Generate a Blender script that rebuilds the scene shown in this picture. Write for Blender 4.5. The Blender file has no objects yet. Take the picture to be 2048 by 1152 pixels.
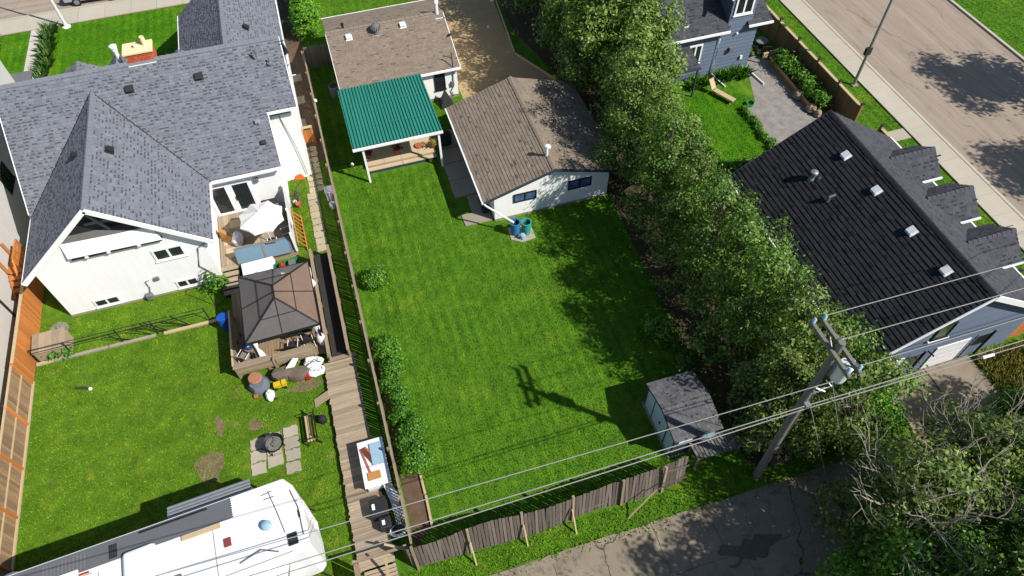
import bpy, math, random
import numpy as np
from mathutils import Vector, Matrix
R = math.radians
sc = bpy.context.scene
col = sc.collection
random.seed(7)

# ------------------------------------------------------------------ camera
F_PX, PITCH, ROLL, YAW, CAMH = 1408.27, 0.92916467, -0.02529822, 0.27981817, 30.0
cy_, sy_, cp_, sp_, cr_, sr_ = math.cos(YAW), math.sin(YAW), math.cos(PITCH), math.sin(PITCH), math.cos(ROLL), math.sin(ROLL)
fw = Vector((sy_*cp_, cy_*cp_, -sp_)); rt = Vector((cy_, -sy_, 0)); up = rt.cross(fw)
rt, up = cr_*rt + sr_*up, -sr_*rt + cr_*up
cd = bpy.data.cameras.new('camera'); cam = bpy.data.objects.new('camera', cd); col.objects.link(cam)
cd.sensor_width = 36; cd.lens = F_PX/2048*36; cd.clip_end = 2000
cam.matrix_world = Matrix(((rt.x, up.x, -fw.x, 0), (rt.y, up.y, -fw.y, 0), (rt.z, up.z, -fw.z, CAMH), (0, 0, 0, 1)))
sc.camera = cam
# ------------------------------------------------------------------ light
SUN_AZ, SUN_EL = 131.0, 44.0
w = bpy.data.worlds.new('World'); sc.world = w; w.use_nodes = True
nt = w.node_tree; bg = nt.nodes['Background']
sk = nt.nodes.new('ShaderNodeTexSky'); sk.sky_type = 'NISHITA'; sk.sun_disc = False
sk.sun_elevation = R(SUN_EL); sk.sun_rotation = R(SUN_AZ); sk.air_density = 1.0; sk.dust_density = 0.6
nt.links.new(sk.outputs[0], bg.inputs[0]); bg.inputs[1].default_value = 0.08
sl = bpy.data.lights.new('sun', 'SUN'); sl.energy = 4.6; sl.angle = R(0.53); sl.color = (1.0, 0.955, 0.88)
so = bpy.data.objects.new('sun', sl); col.objects.link(so)
sv = Vector((math.sin(R(SUN_AZ))*math.cos(R(SUN_EL)), math.cos(R(SUN_AZ))*math.cos(R(SUN_EL)), math.sin(R(SUN_EL))))
so.rotation_euler = sv.to_track_quat('Z', 'Y').to_euler(); so.location = sv*90
sc.view_settings.view_transform = 'Standard'; sc.view_settings.look = 'None'
sc.view_settings.gamma = 1; sc.view_settings.exposure = 0.5; sc.view_settings.use_curve_mapping = False
sc.render.engine = 'CYCLES'

# ------------------------------------------------------------------ materials
def C(r, g, b):
    f = lambda v: ((v/255+0.055)/1.055)**2.4 if v > 10 else v/255/12.92
    return (f(r), f(g), f(b), 1)
def mul(c, k): return (min(c[0]*k, 1), min(c[1]*k, 1), min(c[2]*k, 1), 1)
class NT:
    def __init__(s, name):
        s.m = bpy.data.materials.new(name); s.m.use_nodes = True; s.t = s.m.node_tree
        s.b = s.t.nodes['Principled BSDF']; s.out = s.t.nodes['Material Output']
    def n(s, typ, **kw):
        x = s.t.nodes.new(typ)
        for k, v in kw.items(): setattr(x, k, v)
        return x
    def l(s, a, b): s.t.links.new(a, b)
    def pos(s, stretch=(1, 1, 1), rot=0):
        g = s.n('ShaderNodeNewGeometry'); mp = s.n('ShaderNodeMapping')
        mp.inputs['Scale'].default_value = stretch; mp.inputs['Rotation'].default_value = (0, 0, rot)
        s.l(g.outputs['Position'], mp.inputs['Vector']); return mp.outputs[0]
    def noise(s, vec, scale, detail=4, rough=0.55, dist=0):
        x = s.n('ShaderNodeTexNoise'); x.inputs['Scale'].default_value = scale; x.inputs['Detail'].default_value = detail
        x.inputs['Roughness'].default_value = rough; x.inputs['Distortion'].default_value = dist
        s.l(vec, x.inputs['Vector']); return x.outputs[0]
    def ramp(s, fac, stops):
        x = s.n('ShaderNodeValToRGB'); e = x.color_ramp.elements
        while len(e) < len(stops): e.new(0.5)
        for i, (p, c) in enumerate(stops): e[i].position = p; e[i].color = c
        s.l(fac, x.inputs[0]); return x.outputs[0]
    def mix(s, fac, a, b, mode='MIX'):
        x = s.n('ShaderNodeMix', data_type='RGBA', blend_type=mode)
        for sock, v in ((x.inputs[0], fac), (x.inputs[6], a), (x.inputs[7], b)):
            if isinstance(v, (int, float, tuple)): sock.default_value = v
            else: s.l(v, sock)
        return x.outputs[2]
    def math(s, op, a, b=0.0):
        x = s.n('ShaderNodeMath', operation=op)
        for sock, v in ((x.inputs[0], a), (x.inputs[1], b)):
            if isinstance(v, (int, float)): sock.default_value = v
            else: s.l(v, sock)
        return x.outputs[0]
    def bump(s, h, strength, dist=0.02):
        x = s.n('ShaderNodeBump'); x.inputs['Strength'].default_value = strength; x.inputs['Distance'].default_value = dist
        s.l(h, x.inputs['Height']); s.l(x.outputs[0], s.b.inputs['Normal'])
MATS = {}
def M(name, c, rough=0.75, var=0.15, scale=3.0, stretch=(1, 1, 1), fine=25.0, bump=0.2, rnd=0.0, isl=0.0, metal=0.0, spec=0.3, c2=None, alpha=None, K=.64):
    if name in MATS: return MATS[name]
    c = mul(c, K)
    k = NT(name); v = k.pos(stretch)
    a = k.noise(v, scale, 5, 0.6); f = k.noise(v, fine, 3, 0.7)
    ma = k.math('ADD', k.math('MULTIPLY', a, 0.65), k.math('MULTIPLY', f, 0.35))
    lo, hi = mul(c, 1-var), mul(c, 1+var)
    cc = k.ramp(ma, [(0.3, lo if c2 is None else c2), (0.7, hi)])
    if rnd > 0:
        oi = k.n('ShaderNodeObjectInfo'); g = k.math('ADD', k.math('MULTIPLY', oi.outputs['Random'], 2*rnd), 1-rnd)
        cmb = k.n('ShaderNodeCombineColor'); [k.l(g, cmb.inputs[i]) for i in range(3)]
        cc = k.mix(1.0, cc, cmb.outputs[0], 'MULTIPLY')
    if isl > 0:
        gi = k.n('ShaderNodeNewGeometry'); g = k.math('ADD', k.math('MULTIPLY', gi.outputs['Random Per Island'], 2*isl), 1-isl)
        cmb = k.n('ShaderNodeCombineColor'); [k.l(g, cmb.inputs[i]) for i in range(3)]
        cc = k.mix(1.0, cc, cmb.outputs[0], 'MULTIPLY')
    if 'shingle' in name:
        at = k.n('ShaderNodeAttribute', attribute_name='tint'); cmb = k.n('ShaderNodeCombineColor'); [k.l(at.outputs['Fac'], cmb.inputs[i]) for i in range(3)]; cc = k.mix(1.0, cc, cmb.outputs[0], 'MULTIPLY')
    k.l(cc, k.b.inputs['Base Color'])
    k.b.inputs['Roughness'].default_value = rough; k.b.inputs['Metallic'].default_value = metal
    k.b.inputs['Specular IOR Level'].default_value = spec
    if bump > 0: k.bump(f, bump)
    if alpha is not None: k.b.inputs['Alpha'].default_value = alpha
    MATS[name] = k.m; return k.m
def grass_mat(name, g1, g2, yel, stripe=0.12, soil=None, soil_amt=0.0, isl=0.0, yscale=0.35, ythr=0.6):
    k = NT(name); v = k.pos()
    a = k.noise(v, 0.9, 4, 0.65); b = k.noise(v, yscale, 5, 0.6); f = k.noise(v, 14, 4, 0.75)
    c = k.ramp(k.math('ADD', k.math('MULTIPLY', a, .5), k.math('MULTIPLY', f, .5)), [(0.33, g1), (0.68, g2)])
    c = k.mix(k.ramp(b, [(ythr-.08, (0, 0, 0, 1)), (ythr+.14, (.75, .75, .75, 1))]), c, yel)
    if stripe:
        wv = k.n('ShaderNodeTexWave', bands_direction='X'); wv.inputs['Scale'].default_value = 0.55
        wv.inputs['Distortion'].default_value = 2.6; wv.inputs['Detail Scale'].default_value = 0.35; k.l(v, wv.inputs['Vector'])
        st = k.ramp(wv.outputs[0], [(0.2, (1-stripe,)*3+(1,)), (0.8, (1+stripe,)*3+(1,))]); c = k.mix(k.ramp(k.noise(v, .28, 3), [(.35, (.15,)*3+(1,)), (.62, (1, 1, 1, 1))]), c, k.mix(1.0, c, st, 'MULTIPLY'))
        wv = k.n('ShaderNodeTexWave', bands_direction='X'); wv.inputs['Scale'].default_value = 2.3
        wv.inputs['Distortion'].default_value = 3.0; wv.inputs['Detail Scale'].default_value = 0.5; k.l(v, wv.inputs['Vector'])
        st = k.ramp(wv.outputs[0], [(0.1, (1-stripe,)*3+(1,)), (0.9, (1+stripe*.7,)*3+(1,))]); c = k.mix(k.ramp(k.noise(v, .45, 4), [(.42, (0, 0, 0, 1)), (.66, (1, 1, 1, 1))]), c, k.mix(1.0, c, st, 'MULTIPLY'))
    c = k.mix(1.0, c, k.ramp(k.noise(v, 2.1, 6, .7), [(.36, (.78, .86, .84, 1)), (.5, (1, 1, 1, 1)), (.68, (1.16, 1.08, .9, 1))]), 'MULTIPLY')
    if soil: c = k.mix(k.ramp(k.noise(v, 0.55, 5, .65), [(soil_amt-.03, (1, 1, 1, 1)), (soil_amt+.05, (0, 0, 0, 1))]), c, soil)
    if isl:
        gi = k.n('ShaderNodeNewGeometry'); g = k.math('ADD', k.math('MULTIPLY', gi.outputs['Random Per Island'], 2*isl), 1-isl)
        cmb = k.n('ShaderNodeCombineColor'); [k.l(g, cmb.inputs[i]) for i in range(3)]; c = k.mix(1.0, c, cmb.outputs[0], 'MULTIPLY')
    k.l(c, k.b.inputs['Base Color']); k.b.inputs['Roughness'].default_value = 0.9; k.b.inputs['Specular IOR Level'].default_value = 0.1
    k.bump(f, 0.6, 0.04); MATS[name] = k.m; return k.m
def leaf_mat(name, dark, mid, lite, trans=0.3):
    k = NT(name); gi = k.n('ShaderNodeNewGeometry')
    c = k.ramp(gi.outputs['Random Per Island'], [(0.0, dark), (0.55, mid), (1.0, lite)])
    big = k.noise(k.pos(), 0.5, 3); c = k.mix(1.0, c, k.ramp(big, [(0.35, (.8, .85, .8, 1)), (0.68, (1.15, 1.12, 1.0, 1))]), 'MULTIPLY')
    k.l(c, k.b.inputs['Base Color']); k.b.inputs['Roughness'].default_value = 0.5; k.b.inputs['Specular IOR Level'].default_value = 0.35
    tr = k.n('ShaderNodeBsdfTranslucent'); k.l(k.mix(1.0, c, (1.0, 1.2, .6, 1), 'MULTIPLY'), tr.inputs[0])
    mx = k.n('ShaderNodeMixShader'); mx.inputs[0].default_value = trans
    k.l(k.b.outputs[0], mx.inputs[1]); k.l(tr.outputs[0], mx.inputs[2]); k.l(mx.outputs[0], k.out.inputs['Surface']); MATS[name] = k.m; return k.m

def crack_mat(name, c, scale, width, var, stain=.35, stretch=(1, 1, 1), dark=.22, streak=None):
    k = NT(name); v = k.pos(stretch); c = mul(c, .62)
    nz = k.n('ShaderNodeTexNoise'); nz.inputs['Scale'].default_value = 1.1; nz.inputs['Detail'].default_value = 5; k.l(v, nz.inputs['Vector'])
    vm = k.n('ShaderNodeVectorMath', operation='MULTIPLY_ADD'); k.l(nz.outputs['Color'], vm.inputs[0]); vm.inputs[1].default_value = (1.1, 1.1, 0); k.l(v, vm.inputs[2])
    vo = k.n('ShaderNodeTexVoronoi', feature='DISTANCE_TO_EDGE'); vo.inputs['Scale'].default_value = scale; k.l(vm.outputs[0], vo.inputs['Vector'])
    f = k.noise(v, 30, 4, .75); b = k.noise(v, .7, 6, .65)
    cc = k.ramp(k.math('ADD', k.math('MULTIPLY', f, .45), k.math('MULTIPLY', b, .55)), [(.3, mul(c, 1-var)), (.7, mul(c, 1+var))])
    st = k.ramp(k.noise(v, 1.7, 6, .7), [(.52, (1, 1, 1, 1)), (.72, (1-stain, 1-stain, 1-stain, 1))]); cc = k.mix(1.0, cc, st, 'MULTIPLY')
    if streak: cc = k.mix(1.0, cc, k.ramp(k.noise(k.pos(streak), 1.0, 5, .6), [(.34, (.86, .86, .86, 1)), (.66, (1.1, 1.1, 1.1, 1))]), 'MULTIPLY')
    cr = k.ramp(vo.outputs['Distance'], [(width*.4, (dark, dark*.95, dark*.9, 1)), (width, (1, 1, 1, 1))]); cc = k.mix(1.0, cc, cr, 'MULTIPLY')
    k.l(cc, k.b.inputs['Base Color']); k.b.inputs['Roughness'].default_value = .95; k.b.inputs['Specular IOR Level'].default_value = .2; k.bump(f, .4); MATS[name] = k.m; return k.m
WHITE = M('white_stucco', C(230, 230, 229), .85, .06, 1.4, stretch=(2.5, 2.5, .5), fine=30, bump=.5, K=1.0)
STUCCO2 = M('grey_white_stucco', C(196, 194, 190), .9, .06, 1.0, fine=40, bump=.3, K=0.95)
TRIM = M('white_trim', C(228, 228, 228), .5, .03, 4, bump=0, K=1.0)
METALW = M('white_metal', C(218, 219, 221), .4, .05, 3, bump=0, spec=.5, K=1.0)
CONC = M('concrete', C(172, 162, 146), .9, .16, .8, fine=30, bump=.3)
ALLEYC = crack_mat('alley_concrete', C(162, 149, 131), .17, .006, .26, .5)
CONC_S = M('sidewalk_concrete', C(208, 199, 182), .9, .07, .9, fine=40, bump=.2, rnd=.05)
PAVER = M('paver_concrete', C(190, 180, 162), .9, .12, 2.0, fine=40, bump=.3, rnd=.12)
STEP = M('stepping_stone', C(200, 186, 156), .9, .14, 3.0, fine=40, bump=.3, rnd=.12)
SOIL = M('soil', C(112, 92, 72), .95, .35, 3.0, fine=18, bump=.9)
SAND = M('sand_gravel', C(200, 172, 128), .95, .13, 1.4, fine=30, bump=.6)
GRAVEL = M('gravel', C(160, 154, 148), .95, .34, 2.2, fine=22, bump=1.0)
ROAD = crack_mat('asphalt_road', C(180, 164, 148), .16, .004, .1, .2, (1, .3, 1), .62, (2.2, .05, 1))
ROADN = crack_mat('asphalt_street', C(186, 170, 154), .15, .004, .08, .14, (1, 1, 1), .6, (.05, 2.2, 1))
SH_GREY = M('grey_shingle', C(152, 156, 168), .95, .10, 2.5, fine=40, bump=.4, isl=.13, K=.47)
SH_BLACK = M('black_shingle', C(50, 51, 56), .95, .10, 2.5, fine=40, bump=.4, isl=.18, K=0.6)
SH_CHAR_SUNLIT = M('charcoal_and_sunlit_black_shingle', C(86, 88, 95), .95, .10, 2.5, fine=40, bump=.4, isl=.18, K=0.6)  # charcoal of the blue house; on the black garage it paints in sunlight
SH_BROWN = M('brown_shingle', C(145, 131, 116), .95, .12, 1.0, fine=40, bump=.4, isl=.12, K=.72)
SH_SHED = M('shed_shingle', C(108, 107, 110), .95, .12, 2.0, fine=40, bump=.4, isl=.2)
GREENM = M('green_metal_roof', C(50, 142, 124), .5, .2, .9, stretch=(5, .35, 1), fine=6, bump=0, spec=.45, K=.75)
BLUE_S = M('blue_siding', C(104, 117, 137), .7, .06, 1.2, fine=20, bump=.1, rnd=.05, K=0.85)
BLUE_T = M('shed_blue_sheet', C(196, 212, 222), .6, .06, 1.0, fine=10, bump=.1, K=0.85)
DARKB = M('dark_blue_board', C(52, 64, 78), .7, .12, 2, bump=.1, K=0.85)
GLASS = M('window_glass', C(38, 46, 50), .08, .25, 1.5, fine=4, bump=0, spec=.8, K=0.8)
GLASSB = M('blue_curtain_glass', C(70, 100, 140), .12, .6, 5, fine=12, bump=0, spec=.8, K=0.8)
GLASSP = M('pale_blue_panel', C(128, 158, 178), .25, .10, 2.5, stretch=(9, 1, 1), fine=4, bump=0, spec=.6)
WOODG = M('weathered_wood', C(176, 157, 132), .9, .16, 2.0, stretch=(1, 1, 1), fine=20, bump=.4, rnd=.20)
DECKW = M('deck_wood', C(160, 136, 106), .9, .18, 2.0, stretch=(6, .6, 1), fine=20, bump=.4, rnd=.16)
BOARDW = M('boardwalk_wood', C(184, 165, 140), .9, .18, 2.0, stretch=(.6, 6, 1), fine=20, bump=.4, rnd=.22)
FENCEO = M('orange_stained_wood', C(192, 122, 62), .8, .15, 2.0, stretch=(1, 6, .6), fine=14, bump=.3, rnd=.16, K=0.85)
FENCEW = M('brown_weathered_wood', C(152, 124, 94), .9, .22, 2.0, stretch=(1, 6, .6), fine=14, bump=.4, rnd=.25, K=0.85)
FENCED = M('dark_weathered_wood', C(112, 101, 94), .9, .2, 2.0, stretch=(6, 1, .6), fine=14, bump=.4, rnd=.3, K=0.85)
FENCES = M('street_fence_wood', C(142, 112, 78), .85, .15, 2.0, stretch=(1, 6, .6), fine=14, bump=.3, rnd=.15, K=0.85)
CAPW = M('tan_cap_wood', C(214, 190, 152), .85, .08, 3, bump=.2)
BARKP = M('pole_wood', C(140, 135, 127), .95, .22, 2.0, stretch=(6, 6, .5), fine=12, bump=.6)
BARK = M('bark', C(120, 106, 90), .95, .25, 3, stretch=(3, 3, .7), fine=12, bump=.7)
TWIG = M('bare_twig', C(186, 176, 158), .9, .15, 5, bump=.2)
BLACKM = M('black_metal', C(34, 34, 36), .5, .2, 4, bump=0, spec=.4, K=0.8)
BLACKP = M('black_plastic', C(46, 46, 48), .55, .2, 3, fine=10, bump=.1, K=0.8)
GREYP = M('grey_plastic', C(128, 128, 128), .6, .12, 3, bump=0)
CHAIRF = M('grey_brown_fabric', C(150, 138, 126), .85, .1, 5, bump=.2)
CLOTH = M('white_cloth', C(224, 223, 220), .9, .05, 4, fine=12, bump=.3, K=1.0)
TARP = M('brown_tarp', C(124, 112, 98), .85, .15, 3, fine=10, bump=.5)
GAZ = M('gazebo_panel', C(86, 84, 86), .42, .12, 1.5, fine=6, bump=0, spec=.5)
GAZB = M('gazebo_bronze_panel', C(150, 112, 88), .35, .2, 1.2, stretch=(.5, 4, 1), fine=6, bump=0, spec=.6)
GREYV = M('rv_grey_membrane', C(112, 114, 118), .7, .06, 1.2, fine=12, bump=.1)
RVW = M('rv_white_gelcoat', C(222, 222, 223), .4, .03, 1.2, fine=8, bump=0, spec=.5, K=1.0)
GALV = M('galvanised', C(176, 180, 184), .4, .12, 4, bump=0, metal=.5)
WIRE = M('cable_grey', C(170, 168, 164), .6, .08, 4, bump=0)
BRICK = M('brick', C(190, 92, 58), .9, .15, 4, fine=20, bump=.3, rnd=.18, K=0.85)
CREAM = M('cream_mortar_cap', C(232, 212, 172), .9, .08, 5, bump=.3, K=0.85)
TERRA = M('terracotta', C(196, 112, 78), .85, .12, 5, bump=.2)
RED = M('red_plastic', C(178, 52, 40), .5, .1, 4, bump=0)
ORANGE = M('orange_tarp', C(226, 112, 46), .7, .15, 4, bump=.3)
BLUEP = M('blue_plastic', C(32, 92, 190), .45, .1, 3, bump=0)
TEALB = M('teal_plastic', C(66, 178, 166), .45, .1, 3, bump=0)
SKYB = M('sky_blue_plastic', C(60, 142, 196), .45, .12, 3, bump=0)
PALEB = M('pale_blue_plastic', C(170, 205, 225), .5, .1, 3, bump=0)
GREENP = M('green_plastic', C(36, 140, 84), .5, .1, 3, bump=0)
YELLOW = M('yellow_plastic', C(236, 206, 40), .5, .08, 3, bump=0)
TANW = M('tan_cardboard', C(206, 150, 84), .85, .1, 4, bump=.1)
DECKT = M('tan_deck_sheet', C(222, 200, 164), .85, .08, 1.5, fine=20, bump=.15)
SILVER = M('silver_car_paint', C(196, 204, 216), .25, .03, 2, bump=0, metal=.35, spec=.6)
DKCAR = M('dark_car_paint', C(42, 46, 54), .25, .05, 2, bump=0, metal=.2, spec=.6)
RUBBER = M('rubber', C(36, 36, 38), .8, .15, 4, bump=.1, K=0.8)
ROCK = M('boulder_rock', C(176, 158, 132), .95, .25, 3, fine=12, bump=.9)
ASH = M('ash_and_stone', C(132, 128, 122), .95, .4, 8, fine=30, bump=.8)
ROLLED = M('dark_rolled_roofing', C(62, 59, 56), .95, .15, 1.5, fine=30, bump=.4)
PIPEB = M('burnt_brown_metal', C(112, 70, 52), .7, .2, 4, bump=.1)
GRASS = grass_mat('lawn_grass', C(52, 88, 20), C(88, 128, 29), C(112, 132, 38), .12, soil=C(104, 100, 50), soil_amt=.25, ythr=.64)
BLADE = grass_mat('grass_blade', C(62, 104, 22), C(104, 150, 34), C(130, 152, 43), .15, isl=.3, ythr=.64)
GRASSA = grass_mat('rough_lawn_grass', C(57, 87, 19), C(95, 127, 30), C(118, 128, 40), 0, soil=C(124, 108, 72), soil_amt=.32, yscale=1.3, ythr=.63)
BLADEA = grass_mat('rough_grass_blade', C(70, 106, 24), C(113, 150, 36), C(140, 151, 48), 0, isl=.35, yscale=1.3, ythr=.63)
BRIGHT = grass_mat('front_lawn_grass', C(46, 90, 12), C(78, 126, 18), C(96, 132, 24), .12)
BLADEB = grass_mat('front_grass_blade', C(54, 104, 14), C(92, 146, 22), C(114, 150, 30), .12, isl=.3)
DRYG = grass_mat('dry_tall_grass', C(90, 92, 38), C(144, 138, 66), C(160, 144, 90), 0, isl=.4)
LEAF = leaf_mat('elm_leaf', C(50, 82, 25), C(88, 122, 44), C(124, 150, 66), .3)
LEAF2 = leaf_mat('pale_elm_leaf', C(64, 92, 33), C(104, 132, 54), C(144, 164, 84), .3)
LEAF3 = leaf_mat('bright_leaf', C(50, 94, 22), C(86, 134, 36), C(130, 172, 56), .28)
OLIVE = leaf_mat('olive_leaf', C(56, 78, 29), C(96, 120, 50), C(136, 152, 78), .28)
SPRAY = leaf_mat('cedar_spray', C(58, 108, 18), C(90, 142, 28), C(128, 172, 46), .2)
BOXL = leaf_mat('box_leaf', C(40, 84, 18), C(72, 122, 28), C(110, 156, 44), .22)
FERN = leaf_mat('grey_green_blade', C(50, 92, 42), C(92, 132, 62), C(140, 166, 96), .2)
PURP = leaf_mat('purple_leaf', C(58, 30, 30), C(92, 48, 44), C(120, 66, 58), .2)

# ------------------------------------------------------------------ mesh helpers
class MB:
    def __init__(s): s.V = []; s.F = []; s.T = None
    def add(s, vs, fs):
        o = len(s.V); s.V += [tuple(v) for v in vs]; s.F += [tuple(o+i for i in f) for f in fs]; return s
    def obox(s, c, ax, ay, az):
        c, ax, ay, az = map(Vector, (c, ax, ay, az))
        vs = [c+i*ax+j*ay+k*az for k in (-1, 1) for j in (-1, 1) for i in (-1, 1)]
        f = [(0, 2, 3, 1), (4, 5, 7, 6), (0, 1, 5, 4), (2, 6, 7, 3), (0, 4, 6, 2), (1, 3, 7, 5)]
        if ax.cross(ay).dot(az) < 0: f = [q[::-1] for q in f]
        return s.add(vs, f)
    def box(s, x0, x1, y0, y1, z0, z1):
        return s.obox(((x0+x1)/2, (y0+y1)/2, (z0+z1)/2), (abs(x1-x0)/2, 0, 0), (0, abs(y1-y0)/2, 0), (0, 0, abs(z1-z0)/2))
    def bar(s, a, b, w, h, upv=(0, 0, 1)):
        a, b = Vector(a), Vector(b); d = (b-a); L = d.length; d.normalize(); u = Vector(upv)
        sd = d.cross(u)
        if sd.length < 1e-4: sd = d.cross(Vector((0, 1, 0)))
        sd.normalize(); u = sd.cross(d)
        return s.obox((a+b)/2, d*L/2, sd*w/2, u*h/2)
    def tube(s, pts, r, n=7, caps=True):
        pts = [Vector(p) for p in pts]; m = len(pts); rr = r if isinstance(r, (list, tuple)) else [r]*m; vs = []; ref = None
        for i, p in enumerate(pts):
            t = (pts[min(i+1, m-1)]-pts[max(i-1, 0)]).normalized()
            if ref is None: ref = Vector((0, 0, 1)) if abs(t.z) < .9 else Vector((1, 0, 0))
            a = t.cross(ref).normalized(); b = t.cross(a).normalized()
            for k in range(n):
                an = 2*math.pi*k/n; vs.append(p+a*math.cos(an)*rr[i]+b*math.sin(an)*rr[i])
        fs = [(i*n+k, (i+1)*n+k, (i+1)*n+(k+1) % n, i*n+(k+1) % n) for i in range(m-1) for k in range(n)]
        if caps: fs += [tuple(range(n)), tuple((m-1)*n+k for k in range(n-1, -1, -1))]
        return s.add(vs, fs)
    def lathe(s, cx, cy, prof, n=16, sx=1, sy=1):
        vs = []; m = len(prof)
        for r, z in prof:
            for k in range(n): an = 2*math.pi*k/n; vs.append((cx+r*sx*math.cos(an), cy+r*sy*math.sin(an), z))
        fs = [(i*n+k, i*n+(k+1) % n, (i+1)*n+(k+1) % n, (i+1)*n+k) for i in range(m-1) for k in range(n)]
        fs += [tuple(range(n-1, -1, -1)), tuple((m-1)*n+k for k in range(n))]
        return s.add(vs, fs)
    def prism(s, poly, z0, z1):
        n = len(poly); vs = [(x, y, z0) for x, y in poly]+[(x, y, z1) for x, y in poly]
        return s.add(vs, [tuple(range(n-1, -1, -1)), tuple(range(n, 2*n))]+[(i, (i+1) % n, n+(i+1) % n, n+i) for i in range(n)])
    def slab(s, pts, t, dirv=None):
        pts = [Vector(p) for p in pts]; nrm = Vector((0, 0, 0))
        for i in range(len(pts)): nrm += pts[i].cross(pts[(i+1) % len(pts)])
        nrm.normalize(); d = (Vector(dirv) if dirv else -nrm)*t; n = len(pts)
        return s.add(pts+[p+d for p in pts], [tuple(range(n)), tuple(range(2*n-1, n-1, -1))]+[((i+1) % n, i, n+i, n+(i+1) % n) for i in range(n)])
    def build(s, name, mat, parent=None, smooth=False, bevel=0.0):
        off = LOC.get(parent.name, Vector((0, 0, 0))) if parent else Vector((0, 0, 0))
        me = bpy.data.meshes.new(name); me.from_pydata([(v[0]-off.x, v[1]-off.y, v[2]-off.z) for v in s.V], [], s.F); me.update()
        if mat: me.materials.append(mat)
        if mat and 'shingle' in mat.name:
            at = me.attributes.new('tint', 'FLOAT', 'FACE'); at.data.foreach_set('value', s.T if s.T else [1.0]*len(s.F))
        o = bpy.data.objects.new(name, me); col.objects.link(o)
        if smooth:
            me.polygons.foreach_set('use_smooth', [True]*len(me.polygons)); me.set_sharp_from_angle(angle=R(38))
        if bevel:
            b = o.modifiers.new('bevel', 'BEVEL'); b.width = bevel; b.segments = 2; b.limit_method = 'ANGLE'
        if parent: o.parent = parent; LOC[o.name] = off
        return o
def jit(m, a):
    m.V = [(x+rj(a), y+rj(a), z+rj(a*.7) if z > .05 else z) for x, y, z in m.V]; return m
LOC = {}
def tag(o, label=None, cat=None, group=None, kind=None):
    if label: o['label'] = label
    if cat: o['category'] = cat
    if group: o['group'] = group
    if kind: o['kind'] = kind
    return o
def thing(name, label, cat, loc=(0, 0, 0), group=None, rotz=0.0, local=False):
    o = bpy.data.objects.new(name, None); col.objects.link(o); o.location = loc; o.rotation_euler = (0, 0, rotz); o.empty_display_size = .3
    LOC[o.name] = Vector((0, 0, 0)) if (local or rotz) else Vector(loc)
    return tag(o, label, cat, group)
UNIT = {}
def unit(mat):
    if mat.name not in UNIT:
        b = MB().box(-.5, .5, -.5, .5, -.5, .5); me = bpy.data.meshes.new('piece_'+mat.name); me.from_pydata(b.V, [], b.F); me.materials.append(mat); UNIT[mat.name] = me
    return UNIT[mat.name]
def piece(name, mat, parent, c, size, rot=(0, 0, 0)):
    o = bpy.data.objects.new(name, unit(mat)); col.objects.link(o); off = LOC.get(parent.name, Vector((0, 0, 0)))
    o.parent = parent; o.location = Vector(c)-off; o.scale = size; o.rotation_euler = rot; LOC[o.name] = off; return o
def copy_tree(o, parent=None):
    c = o.copy(); col.objects.link(c); c.parent = parent
    for ch in list(o.children): copy_tree(ch, c)
    return c
def B(*a): return MB().box(*a)
def rj(a): return random.uniform(-a, a)
ORD = ['first', 'second', 'third', 'fourth', 'fifth', 'sixth', 'seventh', 'eighth', 'ninth', 'tenth', 'eleventh', 'twelfth', 'thirteenth', 'fourteenth', 'fifteenth', 'sixteenth', 'seventeenth']

def np_mesh(name, verts, nper, mat, parent=None):
    n = len(verts); me = bpy.data.meshes.new(name)
    off = LOC.get(parent.name, Vector((0, 0, 0))) if parent else Vector((0, 0, 0))
    me.vertices.add(n); me.vertices.foreach_set('co', (verts-np.array(off)).astype(np.float32).ravel())
    me.loops.add(n); me.loops.foreach_set('vertex_index', np.arange(n, dtype=np.int32))
    k = n//nper; me.polygons.add(k); me.polygons.foreach_set('loop_start', np.arange(0, n, nper, dtype=np.int32))
    me.update(calc_edges=True); me.validate(); me.materials.append(mat)
    o = bpy.data.objects.new(name, me); col.objects.link(o)
    if parent: o.parent = parent; LOC[o.name] = off
    return o
rng = np.random.default_rng(11)
def unitv(n):
    v = rng.normal(size=(n, 3)); return v/np.linalg.norm(v, axis=1)[:, None]
def leaves(name, pts, nrm, size, mat, parent, aspect=.6):
    n = len(pts); nr = nrm+unitv(n)*.75; nr /= np.linalg.norm(nr, axis=1)[:, None]
    t = np.cross(nr, unitv(n)); t /= np.linalg.norm(t, axis=1)[:, None]; b = np.cross(nr, t)
    s = (size*rng.uniform(.6, 1.35, n))[:, None]
    v = np.stack([pts-t*s, pts+b*s*aspect-nr*s*.15, pts+t*s, pts-b*s*aspect-nr*s*.15], 1).reshape(-1, 3)
    return np_mesh(name, v, 4, mat, parent)
def crown_pts(c, rad, nclump, nleaf, csize, inner=.45, egg=0.0):
    d = unitv(nclump); lob = unitv(7); amp = np.ones(nclump)
    for q in lob: amp += .22*np.clip((d@q), 0, 1)**3
    amp *= .86; rr = (inner+(1-inner)*rng.random(nclump)**.6)*amp
    p = d*rr[:, None]
    if egg: k = 1-egg*p[:, 2]; p[:, 0] *= k; p[:, 1] *= k
    cc = p*np.array(rad); cs = csize*rng.uniform(.6, 1.35, nclump)
    off = rng.normal(size=(nclump, nleaf, 3))*cs[:, None, None]*np.array([1, 1, .7])
    pts = (cc[:, None, :]+off).reshape(-1, 3)
    nrm = pts/np.array(rad); nrm /= np.linalg.norm(nrm, axis=1)[:, None]+1e-6; nrm[:, 2] += .45
    return pts+np.array(c), nrm, cc+np.array(c)
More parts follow.
